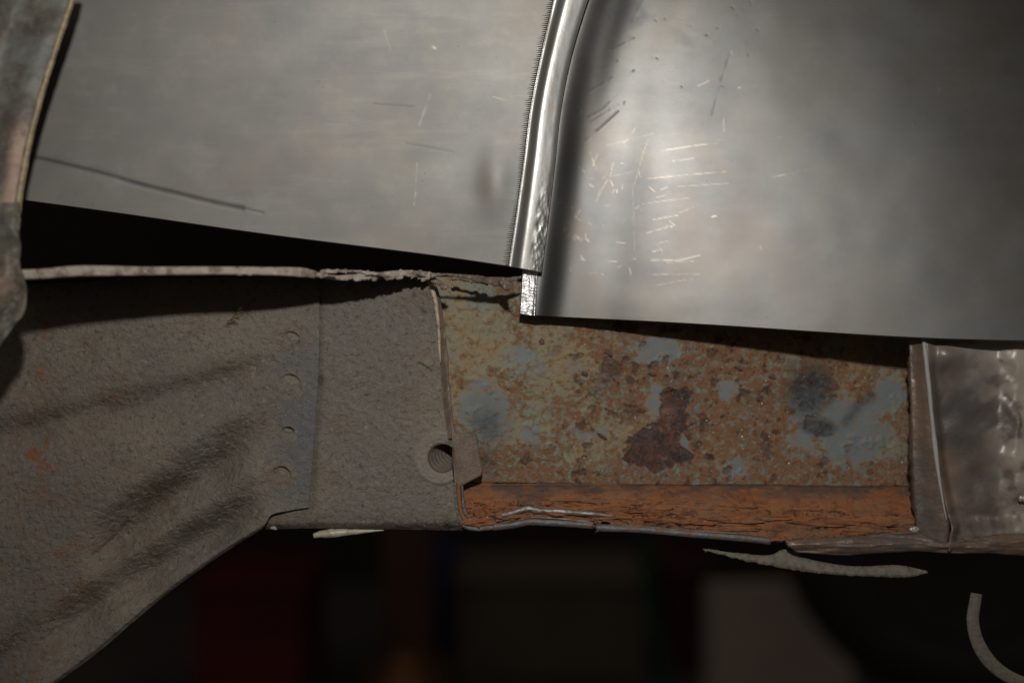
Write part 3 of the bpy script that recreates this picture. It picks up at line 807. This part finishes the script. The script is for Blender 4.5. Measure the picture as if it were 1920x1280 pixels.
# threaded half nut
nut = bpy.data.objects.new('weld_nut', None); C.objects.link(nut); nut.parent = rl; nut.matrix_parent_inverse = rl.matrix_basis.inverted()
def ring():
    n, m = 64, 22
    th = np.linspace(0, 2 * np.pi, n, endpoint=False)
    cx_ = np.linspace(829, NX, m)[:, None]
    rr = np.linspace(26.5, 52, m)[:, None]
    X = cx_ + rr * np.cos(th) * .98; Y = 858 + rr * np.sin(th) * 1.02
    h = np.interp(np.linspace(0, 1, m), [0, .10, .4, .75, .88, 1], [-.0006, .0000, .0003, .0004, .0001, -.0004])[:, None] + .00035 * (fbm(X / 14, Y / 14, 121, 3) - .5)
    cutx = np.interp(Y, [c[1] for c in CUT], [c[0] for c in CUT]) + 1
    X = np.minimum(X, cutx)
    V = P(X, Y, .0000 + 0 * X); V[..., 1] -= h
    link('boss', gridmesh('boss', V, np.stack([X / 1000, Y / 1000], -1), closed_u=True), m_boss, nut)
    # threaded bore
    m = 90
    z = np.linspace(0, 1, m)[:, None]
    rad = 26.5 - 2 * z + 2.6 * (np.abs(((z * 8 + th[None] / (2 * np.pi)) % 1) - .5) * 2 - .5)
    X = np.minimum(829 + rad * np.cos(th) + 42 * z, 848 + 30 * z); Y = 858 + rad * np.sin(th) - 18 * z
    V = P(X, Y, 0 * X); V[..., 1] += -.0002 + .0150 * z
    V = np.concatenate([V, np.repeat(V[-1:].mean(1, keepdims=True), n, 1)]); X = np.vstack([X, X[-1:]]); Y = np.vstack([Y, Y[-1:]])
    link('bore', gridmesh('bore', V, np.stack([X / 1000, Y / 1000], -1), closed_u=True), m_thread, nut)
ring()
def prism(name, mat, parent, poly, y0, y1, bev=.0005, tilt=None):
    """extruded outline; y0 front depth (scalar or per point), y1 back"""
    n = len(poly)
    y0 = np.broadcast_to(y0, (n,)); 
    v = [at(x, y, float(d)) for (x, y), d in zip(poly, y0)] + [at(x, y, y1) for x, y in poly]
    f = [tuple(range(n))[::-1], tuple(range(n, 2 * n))] + [(i, (i + 1) % n, n + (i + 1) % n, n + i) for i in range(n)]
    me = bpy.data.meshes.new(name); me.from_pydata(v, [], f)
    ul = me.uv_layers.new(name='UVMap')
    for l in me.loops:
        c = me.vertices[l.vertex_index].co; ul.data[l.index].uv = (c.x * 5 + .96, .64 - (c.z - ZC) * 5)
    o = link(name, me, mat, parent)
    if bev:
        m = o.modifiers.new('bevel', 'BEVEL'); m.width = bev; m.segments = 2
    return o
prism('block', m_brown, nut, [(846, 811), (880, 811), (893, 813), (900, 850), (905, 880), (903, 891), (880, 903), (863, 913), (852, 908)], [.0015, .0030, .004, .004, .004, .004, .003, .002, .001], .0130, .0005)

# ------------------------------------------------------------------ torn flange over bracket and rail
fg = thing('torn_flange', 'torn body flange with peeling pale paint jutting out over the grey bracket', 'flange', at(450, 508, -.02))
FT = [(-90, 508), (60, 505), (150, 498), (270, 500), (400, 500), (500, 501), (565, 502), (600, 511), (625, 517), (660, 514), (700, 512), (745, 507), (790, 508), (812, 512)]
FB = [(-90, 527), (60, 525), (150, 520), (270, 518), (400, 516), (500, 517), (565, 521), (600, 523), (625, 527), (660, 530), (700, 532), (745, 526), (790, 527), (812, 528)]
pf = lambda X: -np.interp(X, [0, 60, 300, 450, 520, 600, 700, 800, 980], [.047, .046, .043, .042, .038, .029, .019, .008, .004])
fbx = [p[0] for p in FB]; fby = [p[1] for p in FB]
sheet('rolled_edge', m_flange, fg, FT, FB, lambda X, Y: pf(X), res=1.8,
      h=lambda X, Y: .0005 * np.cos(np.clip((Y - (np.interp(X, [p[0] for p in FT], [p[1] for p in FT]) + np.interp(X, fbx, fby)) / 2) / 9, -1.3, 1.3)) + .0020 * (fbm(X / 16, Y / 8, 131, 5) - .5) * (.25 + .9 * ss(540, 640, X)),
      keep=lambda X, Y: Y < np.interp(X, fbx, fby) - (1 + 6 * ss(.50, .66, fbm(X / 14, 0 * Y + 3, 133, 4))) * (.12 + .8 * ss(540, 640, X)) - 2.0 * fbm(X / 5, 0 * Y, 135, 2) * (.3 + ss(540, 640, X)), thick=.0012)
# the shelf running back from the edge to the body
def shelf(name, x0, x1, back, wav, mat, seed, yoff=0.0, n=200):
    u = np.linspace(x0, x1, n); v = np.linspace(0, 1, 26)[:, None]
    top = np.interp(u, [p[0] for p in FT], [p[1] for p in FT]) * .5 + np.interp(u, fbx, fby) * .5
    f = P(u, top, pf(u)); 
    Y = f[None, :, 1] * (1 - v) + back * v
    X = f[None, :, 0] * np.ones_like(v); Z = f[None, :, 2] + yoff * v + wav * (fbm(u[None] / 40, v * 3, seed, 3) - .5) * v
    V = np.stack([X + 0 * Y, Y, Z + 0 * Y], -1)
    me = gridmesh(name, V, np.stack([u[None] / 1000 + 0 * Y, .5 + Y * 3], -1))
    o = link(name, me, mat, fg); m = o.modifiers.new('thickness', 'SOLIDIFY'); m.thickness = .0012; m.offset = 0
shelf('shelf', -90, 812, .02, .001, m_dark, 3)
# ragged thin shred over the rust
def shred(name, top, bot, d, seed, mat, amp=.0012):
    sheet(name, mat, fg, top, bot, d, res=1.6, h=lambda X, Y: amp * (fbm(X / 9, Y / 6, seed, 4) - .5), thick=.0009)
shred('torn_shred', [(806, 512), (850, 513), (900, 517), (930, 522), (978, 517)], [(806, 521), (830, 517), (868, 521), (905, 530), (935, 536), (950, 532), (978, 522)], lambda X, Y: -.013 + .010 * ss(840, 980, X), 141, m_brown)
shred('torn_shred', [(806, 520), (822, 524), (838, 534), (843, 536)], [(808, 528), (820, 533), (832, 543), (842, 540)], -.010, 143, m_brown, .002)
shred('torn_shred', [(935, 524), (950, 524), (957, 533)], [(938, 532), (948, 543), (955, 540)], -.008, 145, m_brown, .003)
shred('torn_shred', [(600, 506), (660, 506), (720, 512)], [(600, 513), (660, 511), (720, 517)], -.022, 147, m_flange, .002)
shred('torn_shred', [(845, 518), (880, 523), (915, 530)], [(848, 523), (880, 529), (915, 534)], .000, 149, m_brown, .002)

# dry grass caught on the bracket
tw = thing('dry_grass_tuft', 'wisp of dry yellow grass stuck to the bracket just below the flange shadow', 'grass', at(440, 588, -.004))
for i in range(14):
    x, y = 424 + i * 2.3, 608 - i * 2.6; a = rng.uniform(-.2, 1.3)
    L = rng.uniform(8, 24)
    tube('grass_blade', m_grass, tw, [at(x, y, -.0035), at(x + L * .5 * math.cos(a), y - L * .5 * math.sin(a) - 2, -.0065), at(x + L * math.cos(a), y - L * math.sin(a), -.0055)], [.00014, .00018, .00005], 5, 10)

# ------------------------------------------------------------------ rusted plate
rp = thing('rusted_plate', 'rusted inner sill plate with patches of blue grey primer behind the cut out window', 'metal plate', at(1270, 760, .02))
def dP(X, Y):
    return .0125 + .0045 * ss(820, 1010, X) + .017 * np.clip((X - 1000) / 700, 0, 1.1)
SC = [(1163, 862), (1176, 838), (1182, 818), (1196, 806), (1222, 798), (1236, 786), (1240, 762), (1238, 734), (1256, 728), (1272, 736), (1290, 722), (1296, 748), (1286, 776), (1290, 800), (1270, 812), (1276, 834), (1298, 852), (1296, 868), (1262, 872), (1232, 886), (1206, 874), (1184, 870)]
SC2 = [(1110, 718), (1124, 690), (1140, 668), (1160, 676), (1166, 700), (1140, 720), (1124, 745), (1108, 742)]
SC3 = [(1156, 780), (1178, 760), (1202, 765), (1196, 790), (1172, 802)]
SC4 = [(1428, 838), (1440, 826), (1452, 836), (1446, 860), (1430, 856)]
def scab(X, Y):
    wx = 9 * (fbm(X / 9, Y / 9, 151, 3) - .5) * 2; wy = 9 * (fbm(X / 9, Y / 9, 153, 3) - .5) * 2
    m = inpoly(X + wx, Y + wy, SC) * 1. 
    m2 = np.maximum(inpoly(X + 1.6 * wx, Y + 1.6 * wy, SC2), np.maximum(inpoly(X + 1.6 * wx, Y + 1.6 * wy, SC3), inpoly(X + wx, Y + wy, SC4))) * .62
    n = fbm(X / 22, Y / 20, 155, 5)
    m3 = .75 * ss(.66, .72, n) * ss(1000, 1080, X) * ss(1700, 1500, X)
    return np.maximum(np.maximum(m, m2), m3)
def clean(X, Y):
    n = fbm(X / 26, Y / 24, 161, 5)
    v = 0 * X
    for (x, y, a, b, s) in ((1590, 800, 85, 75, 1.15), (1520, 770, 60, 80, .9), (1660, 740, 40, 40, .9), (1240, 655, 60, 34, .9), (985, 670, 60, 40, .75), (905, 770, 60, 55, 1.0), (1100, 790, 50, 50, .6), (1300, 830, 60, 40, .5),
                            (1360, 880, 50, 40, .7), (1360, 730, 30, 30, .6), (880, 580, 45, 40, .45), (1230, 740, 28, 40, .9), (1000, 800, 40, 40, .6), (1400, 770, 40, 26, .5)):
        v = np.maximum(v, s * gauss(np.hypot((X - x) / a, (Y - y) / b), 1))
    return ss(.34, .70, v - .55 * (n - .38) * 2 * .9 + .1) * ss(905, 885, Y)
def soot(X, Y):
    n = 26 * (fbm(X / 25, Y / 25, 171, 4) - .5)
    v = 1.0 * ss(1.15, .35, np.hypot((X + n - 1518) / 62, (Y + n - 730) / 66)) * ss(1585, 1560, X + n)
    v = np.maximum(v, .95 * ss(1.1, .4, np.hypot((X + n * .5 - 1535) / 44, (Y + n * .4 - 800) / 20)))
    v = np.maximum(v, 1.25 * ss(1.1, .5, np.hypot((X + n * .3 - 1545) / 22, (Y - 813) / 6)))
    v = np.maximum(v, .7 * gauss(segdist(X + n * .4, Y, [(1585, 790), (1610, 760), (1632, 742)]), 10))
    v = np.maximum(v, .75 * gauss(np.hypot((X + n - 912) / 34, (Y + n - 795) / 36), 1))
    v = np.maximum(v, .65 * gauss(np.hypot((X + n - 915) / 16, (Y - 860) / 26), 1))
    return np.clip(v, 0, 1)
def rustm(X, Y):
    v = .24 * ss(865, 908, Y) + .045 * ss(1000, 1150, X) + .08 * gauss(np.hypot((X - 1390) / 150, (Y - 740) / 130), 1) - .05 * ss(1000, 860, X)
    v = v + .10 * gauss(np.hypot((X - 960) / 110, (Y - 870) / 40), 1) + .12 * ss(1670, 1705, X)
    return v
def blobs(lst, wob, seed):
    def f(X, Y):
        n = wob * (fbm(X / 45, Y / 45, seed, 4) - .5); n2 = wob * (fbm(X / 45, Y / 45, seed + 9, 4) - .5); v = 0 * X
        for x, y, a, b, k in lst: v = v + k * gauss(np.hypot((X + n - x) / a, (Y + n2 - y) / b), 1)
        return v
    return f
ochre = blobs([(930, 640, 110, 95, .075), (1090, 640, 120, 60, .05), (870, 730, 40, 60, .06), (1060, 800, 110, 60, .05), (985, 670, 40, 25, -.12), (1200, 890, 160, 22, -.10), (1400, 760, 120, 110, .03), (1600, 715, 30, 60, .2), (1580, 800, 70, 60, -.06)], 90, 601)
red = blobs([(1150, 700, 70, 70, .030), (1390, 760, 110, 120, .045), (1300, 690, 120, 50, .035), (980, 870, 100, 40, .06), (1220, 780, 80, 60, .03), (1650, 880, 80, 40, .06), (1480, 880, 70, 30, .05), (1640, 690, 70, 26, .05), (1200, 890, 120, 18, -.06), (900, 600, 80, 80, -.02), (875, 715, 16, 40, .07), (1420, 860, 60, 40, .05)], 80, 611)
def hP(X, Y):
    s = scab(X, Y)
    h = .0006 * (fbm(X / 60, Y / 60, 181, 4) - .5) + .0004 * (fbm(X / 7, Y / 7, 183, 4) - .5) * (1 - .9 * clean(X, Y))
    n = fbm(X / 22, Y / 20, 155, 5)
    h = h + .0004 * ss(.56, .65, n) * (1 - s) - .0006 * s - .0003 * s + .0007 * s * (fbm(X / 6, Y / 6, 185, 3) - .5)
    return h
PB = [(790, 906), (900, 904), (1100, 906), (1250, 909), (1400, 908), (1560, 911), (1735, 911)]
sheet('plate', m_rust, rp, [(790, 519), (1735, 522)], PB, dP, res=2.2, h=hP,
      attrs={'scab': scab, 'clean': clean, 'soot': soot, 'rust': rustm, 'ochre': ochre, 'red': red}, thick=.0012)
# tiny glassy crystals in the rust that catch the flash
def crystals():
    r = random.Random(77); N = 2600
    X = np.array([r.uniform(850, 1695) for _ in range(N)]); Y = np.array([r.uniform(560, 900) for _ in range(N)])
    w_ = red(X, Y) * 9 + .12 + .8 * ss(.55, .7, fbm(X / 30, Y / 30, 701, 3)) - .9 * clean(X, Y) - .6 * soot(X, Y)
    keep = np.array([r.random() for _ in range(N)]) < w_ * .95
    X, Y = X[keep], Y[keep]
    D = dP(X, Y) - hP(X[None], Y[None])[0] - .00035
    vs, fs = [], []
    for x, y, d in zip(X, Y, D):
        c = Vector(at(x, y, d)); q = c + Vector((r.gauss(0, .17), -1, .15 + r.gauss(0, .16)))
        nrm_ = (q - c).normalized(); a = nrm_.cross(Vector((r.gauss(0, 1), r.gauss(0, .2), r.gauss(0, 1)))).normalized(); b = nrm_.cross(a)
        k = S * r.uniform(.35, .85); b0 = len(vs)
        vs += [tuple(c + a * k), tuple(c + b * k * r.uniform(.5, 1)), tuple(c - a * k), tuple(c - b * k), tuple(c + nrm_ * -k * 1.4)]
        fs += [(b0, b0 + 1, b0 + 2, b0 + 3), (b0 + 1, b0, b0 + 4), (b0 + 2, b0 + 1, b0 + 4), (b0 + 3, b0 + 2, b0 + 4), (b0, b0 + 3, b0 + 4)]
    me = bpy.data.meshes.new('rust_crystal'); me.from_pydata(vs, [], fs)
    tag(link('rust_crystal', me, m_cryst, rp), kind='stuff')
crystals()
# ledge turning out towards the lens, delaminating
LB = [(862, 990), (900, 984), (960, 974), (990, 968), (1060, 974), (1150, 980), (1250, 992), (1350, 1002), (1440, 1012), (1560, 1018), (1735, 1022)]
lbx = [p[0] for p in LB]; lby = [p[1] for p in LB]
def dLed(X, Y):
    t = np.clip((Y - 908) / (np.interp(X, lbx, lby) - 908), 0, 1)
    return dP(X, Y) * (1 - t) ** 1.0 + .0026 * t - .0022 * np.sin(t * 3.14) - .0010 * ss(0, .06, t)
def crackL(X, Y):
    wv = Y + 10 * (fbm(X / 60, Y / 50, 193, 3) - .5) * 2
    c1 = np.abs(fbm(X / 75, wv / 12, 401, 3) - .5); c2 = np.abs(fbm(X / 45, wv / 8, 403, 3) - .47)
    t = (Y - 908) / (np.interp(X, lbx, lby) - 908)
    return np.clip((1 - ss(.004, .022, c1)) + .8 * (1 - ss(.003, .014, c2)), 0, 1) * ss(.25, .55, t) * ss(.36, .52, fbm(X / 90, Y / 20, 405, 3))
def hLed(X, Y):
    t = (Y - 908) / (np.interp(X, lbx, lby) - 908)
    wv = Y + 7 * (fbm(X / 70, Y / 60, 193, 3) - .5) * 2
    n = fbm(X / 42, wv / 9, 191, 5)
    terr = np.floor(n * 9) / 9 + .11 * ss(.55, 1, (n * 9) % 1)
    return -.0020 * crackL(X, Y) + (.0040 + .0040 * ss(.4, .8, t)) * (terr - .5) * ss(.08, .35, t) + .0012 * (fbm(X / 9, Y / 5, 195, 4) - .5)
sheet('ledge', m_scale, rp, [(862, 906)] + PB[2:], LB, dLed, res=2.0, h=hLed,
      attrs={'crack': crackL, 'grey': lambda X, Y: np.clip(.22 * ss(950, 905, Y + 16 * (fbm(X / 30, Y / 20, 198, 4) - .5)) + 1.0 * ss(.42, .60, fbm(X / 45, Y / 14, 197, 5)) * (gauss(Y - 916, 13) + .5 * gauss(Y - 985, 12)) + .75 * gauss(np.hypot((X - 1000) / 40, (Y - 928) / 22), 1) + .6 * ss(1440, 1520, X) * ss(990, 1012, Y), 0, 1)}, thick=.0012)
# loose scales of rust lying along the ledge, each its own piece
def scalepiece(cx_, cy_, L, Hh, seed, mat, name='rust_scale', th=.0007, lift=.0009, parent=rp, rot=0.0):
    r = random.Random(seed); n = 26
    ring_ = []
    for i in range(n):
        a = 2 * math.pi * i / n
        k = 1 + .6 * (float(fbm(np.float64(math.cos(a) * 1.7 + seed), np.float64(math.sin(a) * 1.7), seed, 3)) - .5) * 2
        dx, dy = L / 2 * math.cos(a) * k, Hh / 2 * math.copysign(abs(math.sin(a)) ** .7, math.sin(a)) * k
        ring_.append((cx_ + dx * math.cos(rot) - dy * math.sin(rot), cy_ + dx * math.sin(rot) + dy * math.cos(rot)))
    v, f = [], []
    def dep(x, y):
        X, Y = np.float64(x), np.float64(y)
        return float(dLed(X, Y) - hLed(X, Y)) if y > 907 else float(dP(X, Y) - hP(X[None, None] if False else np.array([[x]]), np.array([[y]]))[0, 0])
    dc = dep(cx_, cy_) - lift
    tl = r.uniform(-.0006, .0006)
    for x, y in ring_:
        d = .5 * dc + .5 * (dep(x, y) - lift) + tl * (y - cy_) / max(Hh, 1); v.append(at(x, y, d))
    for x, y in ring_:
        d = .5 * dc + .5 * (dep(x, y) - lift) + tl * (y - cy_) / max(Hh, 1) + th; v.append(at(x, y, d))
    v.append(at(cx_, cy_, dc - .0002)); v.append(at(cx_, cy_, dc + th))
    for i in range(n):
        j = (i + 1) % n
        f += [(i, j, 2 * n), (n + j, n + i, 2 * n + 1), (i, n + i, n + j, j)]
    me = bpy.data.meshes.new(name); me.from_pydata(v, [], f)
    ul = me.uv_layers.new(name='UVMap')
    for l in me.loops:
        c = me.vertices[l.vertex_index].co; ul.data[l.index].uv = (c.x * 5 + .96 + seed * .37, .64 - (c.z - ZC) * 5 + seed * .11)
    return link(name, me, mat, parent)
for i in range(34):
    x = rng.uniform(1040, 1690); tt = rng.uniform(.32, .93)
    y = 908 + tt * (float(np.interp(x, lbx, lby)) - 908)
    scalepiece(x, y, rng.uniform(40, 130), rng.uniform(6, 13), 300 + i, m_scale, lift=rng.uniform(.0004, .0012), rot=rng.uniform(.0, .07))
# curled paint flakes round the scab
for i, (x, y, L, Hh, ro) in enumerate(((1252, 729, 26, 8, -.4), (1200, 768, 20, 7, .3), (1290, 815, 16, 9, 1.1), (1176, 842, 22, 7, -1.0), (1140, 660, 18, 8, .5), (1222, 700, 16, 6, .2), (1130, 818, 20, 6, .7), (1448, 705, 14, 8, .2), (1386, 690, 15, 8, .6), (1425, 745, 12, 12, 0), (1096, 700, 14, 7, .3), (1016, 640, 10, 8, .4))):
    scalepiece(x, y, L, Hh, 500 + i, m_crust, name='paint_flake', th=.0003, lift=.0010, rot=ro)

# ------------------------------------------------------------------ sill end on the right
se = thing('sill_end', 'brown grey cut end of the sill with weld spatter right of the rusted plate', 'sill', at(1830, 840, -.02))
SL = [(1704, 600), (1706, 680), (1709, 780), (1712, 880), (1716, 960), (1724, 1010), (1738, 1032)]
SR = [(1728, 600), (1737, 690), (1746, 780), (1756, 870), (1768, 940), (1776, 985), (1770, 1030)]
dE = lambda X, Y: .004 + 0 * X
sheet('return_flange', m_ret, se, [SL[0], SR[0]], [SL[-1], SR[-1]], dE, left=SL, right=SR, res=2.2,
      h=lambda X, Y: .0032 * ss(0, 1, (X - np.interp(Y, [c[1] for c in SL], [c[0] for c in SL])) / (np.interp(Y, [c[1] for c in SR], [c[0] for c in SR]) - np.interp(Y, [c[1] for c in SL], [c[0] for c in SL]) + 1)) + .0004 * (fbm(X / 10, Y / 30, 201, 3) - .5), thick=.006)
tube('edge_crease', m_grey, se, [at(x, y, +.0005) for x, y in [(1731, 630), (1738, 690), (1747, 780), (1757, 870), (1768, 940), (1775, 975)]], [.0008, .0010, .0008, .0010, .0006, .0002], 8, 80, wob=.2)
def hE(X, Y):
    t = X - np.interp(Y, [c[1] for c in SR], [c[0] for c in SR])
    h = .0030 - .0034 * ss(0, 22, t) + .0032 * gauss(np.hypot((X - 1770) / 26, (Y - 665) / 24), 1)
    h = h + .0022 * (fbm(X / 70, Y / 55, 211, 2) - .5) + .0036 * ss(960, 1000, Y + 20 * (fbm(X / 30, 0 * Y, 213, 3) - .5))
    h = h + .0030 * ss(1880, 1915, X + 20 * fbm(X / 30, Y / 30, 215, 2)) * ss(980, 900, Y)
    return h
sheet('face_sheet', m_end, se, [(1729, 600), (2000, 600)], [(1770, 1030), (1850, 1028), (2000, 1042)], dE, left=SR, right=[(2000, 600), (2000, 1042)], res=2.4, h=hE,
      attrs={'pale': lambda X, Y: np.clip(.8 * ss(.40, .58, fbm(X / 40, Y / 40, 221, 4)) * ss(1820, 1890, X + .25 * (840 - Y)) + .7 * gauss(np.hypot((X - 1830) / 90, (Y - 655) / 30), 1) + .6 * ss(.52, .68, fbm(X / 60, Y / 16, 223, 4)) * ss(955, 1000, Y), 0, 1),
             'soot': lambda X, Y: np.clip(.75 * gauss(np.hypot((X - 1815) / 62, (Y - 790) / 140), 1) + .3 * ss(.45, .8, fbm(X / 70, Y / 50, 225, 3)), 0, .85)}, thick=.0014)
for i, (x, y, r) in enumerate(((1918, 934, 8), (1714, 992, 6))):
    n, m = 14, 8
    th = np.linspace(0, 2 * np.pi, n, endpoint=False); ph = np.linspace(0, np.pi, m)
    k = 1 + 1.1 * (fbm(np.cos(th)[None] * 1.8 + i * 3.1, np.cos(ph)[:, None] * 1.8, i, 3) - .5)
    c = np.array(at(x, y, +.0005 if x > 1730 else .001)); R_ = r * S * .95
    V = c + R_ * k[..., None] * np.stack([(1.0 + .6 * (i % 3)) * np.sin(ph)[:, None] * np.cos(th), .6 * np.cos(ph)[:, None] * .8 + 0 * th, np.sin(ph)[:, None] * np.sin(th)], -1)
    link('weld_spatter', gridmesh('weld_spatter', V, np.stack([V[..., 0], V[..., 2]], -1), closed_u=True), m_spat, se)
# brown folded lip along the bottom, running left to the cut
fl_t = [(1472, 1012), (1500, 1010), (1560, 1006), (1640, 1002), (1712, 996), (1760, 1014), (1830, 1008), (1880, 1000), (2000, 1000)]
fl_b = [(1478, 1024), (1500, 1034), (1580, 1040), (1650, 1036), (1720, 1033), (1780, 1036), (1850, 1036), (1900, 1040), (2000, 1046)]
sheet('folded_lip', m_ret, se, fl_t, fl_b, lambda X, Y: -.001 + .001 * ss(1480, 1740, X), res=2.2,
      h=lambda X, Y: .0022 * np.cos(np.clip((Y - 1022) / 14, -1.4, 1.4)) + .0018 * (fbm(X / 60, Y / 9, 231, 4) - .5), thick=.002)

# ------------------------------------------------------------------ small pieces hanging below
tag(sheet('seam_sealer_strip', m_seal, None, [(1318, 1028), (1380, 1036), (1440, 1040), (1475, 1030), (1520, 1048), (1600, 1060), (1680, 1058), (1735, 1068)],  # top outline stands for the edge of the sill's shadow on the sealer
          [(1322, 1031), (1380, 1046), (1440, 1058), (1500, 1068), (1560, 1075), (1640, 1079), (1700, 1080), (1738, 1072)], lambda X, Y: .004 + 0 * X, res=1.8,
          h=lambda X, Y: .0020 * ss(1030, 1080, Y) + .0008 * (fbm(X / 8, Y / 6, 241, 4) - .5), thick=.003),
    'tan strip of seam sealer below the lower lip of the sill, its top outline shaped as a shadow edge', 'sealant')
sd = thing('sealant_drip', 'pale sealant drip lying under the lower edge of the grey rail', 'sealant', at(640, 1000, .004))
tube('drip', m_white, sd, [at(588, 1004, .003), at(606, 1001, .003), at(640, 998, .003), at(690, 995, .004), at(720, 993, .004)], [.0010, .0018, .0013, .0007, .0003], 10, 50, wob=.2)
tube('crumb', m_white, sd, [at(507, 990, .002), at(513, 989, .002), at(519, 992, .002)], [.0004, .0009, .0003], 8, 12, wob=.3)
hk = thing('curved_hanger', 'dusty curved flat bar hanging at the lower right below the sill end', 'hanger', at(1850, 1200, .01))
hp = [(1831, 1112), (1828, 1130), (1824, 1165), (1836, 1210), (1866, 1250), (1910, 1276), (1960, 1284)]
hc = spline(hp, 90); nrm = np.gradient(hc, axis=0); nrm = np.stack([-nrm[:, 1], nrm[:, 0]], -1); nrm /= np.linalg.norm(nrm, axis=1)[:, None]
hw = np.interp(np.linspace(0, 1, 90), [0, .3, .45, .7, 1], [11, 12, 13, 12, 10])[:, None]
A_, B_ = hc - nrm * hw, hc + nrm * hw
V = np.concatenate([P(A_[:, 0], A_[:, 1], np.full(90, .018))[None], P(A_[:, 0], A_[:, 1], np.full(90, .0065))[None], P((A_ * .9 + B_ * .1)[:, 0], (A_ * .9 + B_ * .1)[:, 1], np.full(90, .006))[None],
                    P((A_ * .1 + B_ * .9)[:, 0], (A_ * .1 + B_ * .9)[:, 1], np.full(90, .006))[None], P(B_[:, 0], B_[:, 1], np.full(90, .0065))[None], P(B_[:, 0], B_[:, 1], np.full(90, .018))[None]], 0)
link('bar', gridmesh('bar', V, np.stack([V[..., 0] * 5 + .96, .64 - (V[..., 2] - ZC) * 5], -1)), m_bar, hk)
c = np.array(at(1815, 1158, .010)); n = 16
tube('rivet', m_bar, hk, [c + np.array([0, -.004, 0]), c + np.array([0, 0, 0]), c + np.array([0, .005, 0])], [.0012, .0016, .0014], 12, 10)

# ------------------------------------------------------------------ old wheel arch, near the lens on the left
wa = thing('wheel_arch', 'blotchy grey painted wheel arch edge, blurred in the near left corner', 'wheel arch', at(30, 300, -.08))
RA = [(155, -60), (138, 0), (108, 90), (80, 180), (58, 265), (43, 345), (34, 410), (30, 470)]
dA = lambda X, Y: -.060 + 0 * X
sheet('skin', m_arch, wa, [(-140, -60), (155, -60)], [(-140, 470), (30, 470)], lambda X, Y: -.046 + .008 * ss(-60, 60, X - np.interp(Y, [c[1] for c in RA], [c[0] for c in RA]) + 60), right=RA, res=3.5,
      h=lambda X, Y: .0014 * (fbm(X / 50, Y / 50, 251, 3) - .5), attrs={
          'rust': lambda X, Y: np.clip(1.2 * gauss(segdist(X, Y, [(40, 240), (28, 330), (12, 400), (0, 460)]), 16), 0, 1),
          'dirt': lambda X, Y: np.clip(.95 * gauss(np.hypot((X - 10) / 32, (Y - 225) / 26), 1) + .7 * gauss(np.hypot((X - 0) / 16, (Y - 320) / 40), 1), 0, 1)}, thick=.0012)
tube('rolled_lip', m_lip, wa, [at(x - 3, y, -.0385) for x, y in RA[:-1]] + [at(26, 470, -.0385)], [.0012, .0012, .0011, .0011, .0012, .0013, .0015, .001], 10, 120, wob=.2, seed=5)
sheet('torn_corner', m_arch, wa, [(-60, 380), (34, 380)], [(-60, 690), (-10, 660), (8, 640)], lambda X, Y: -.050 - .006 * ss(30, -30, X),
      right=[(34, 380), (36, 480), (46, 535), (44, 585), (28, 612), (8, 640)], res=3,
      h=lambda X, Y: .0060 * (fbm(X / 44, Y / 44, 261, 3) - .5), attrs={'rust': lambda X, Y: .5 * gauss(np.hypot(X - 10, Y - 535), 30), 'dirt': lambda X, Y: .8 * gauss(np.hypot((X - 28) / 10, (Y - 575) / 22), 1)}, thick=.0012)
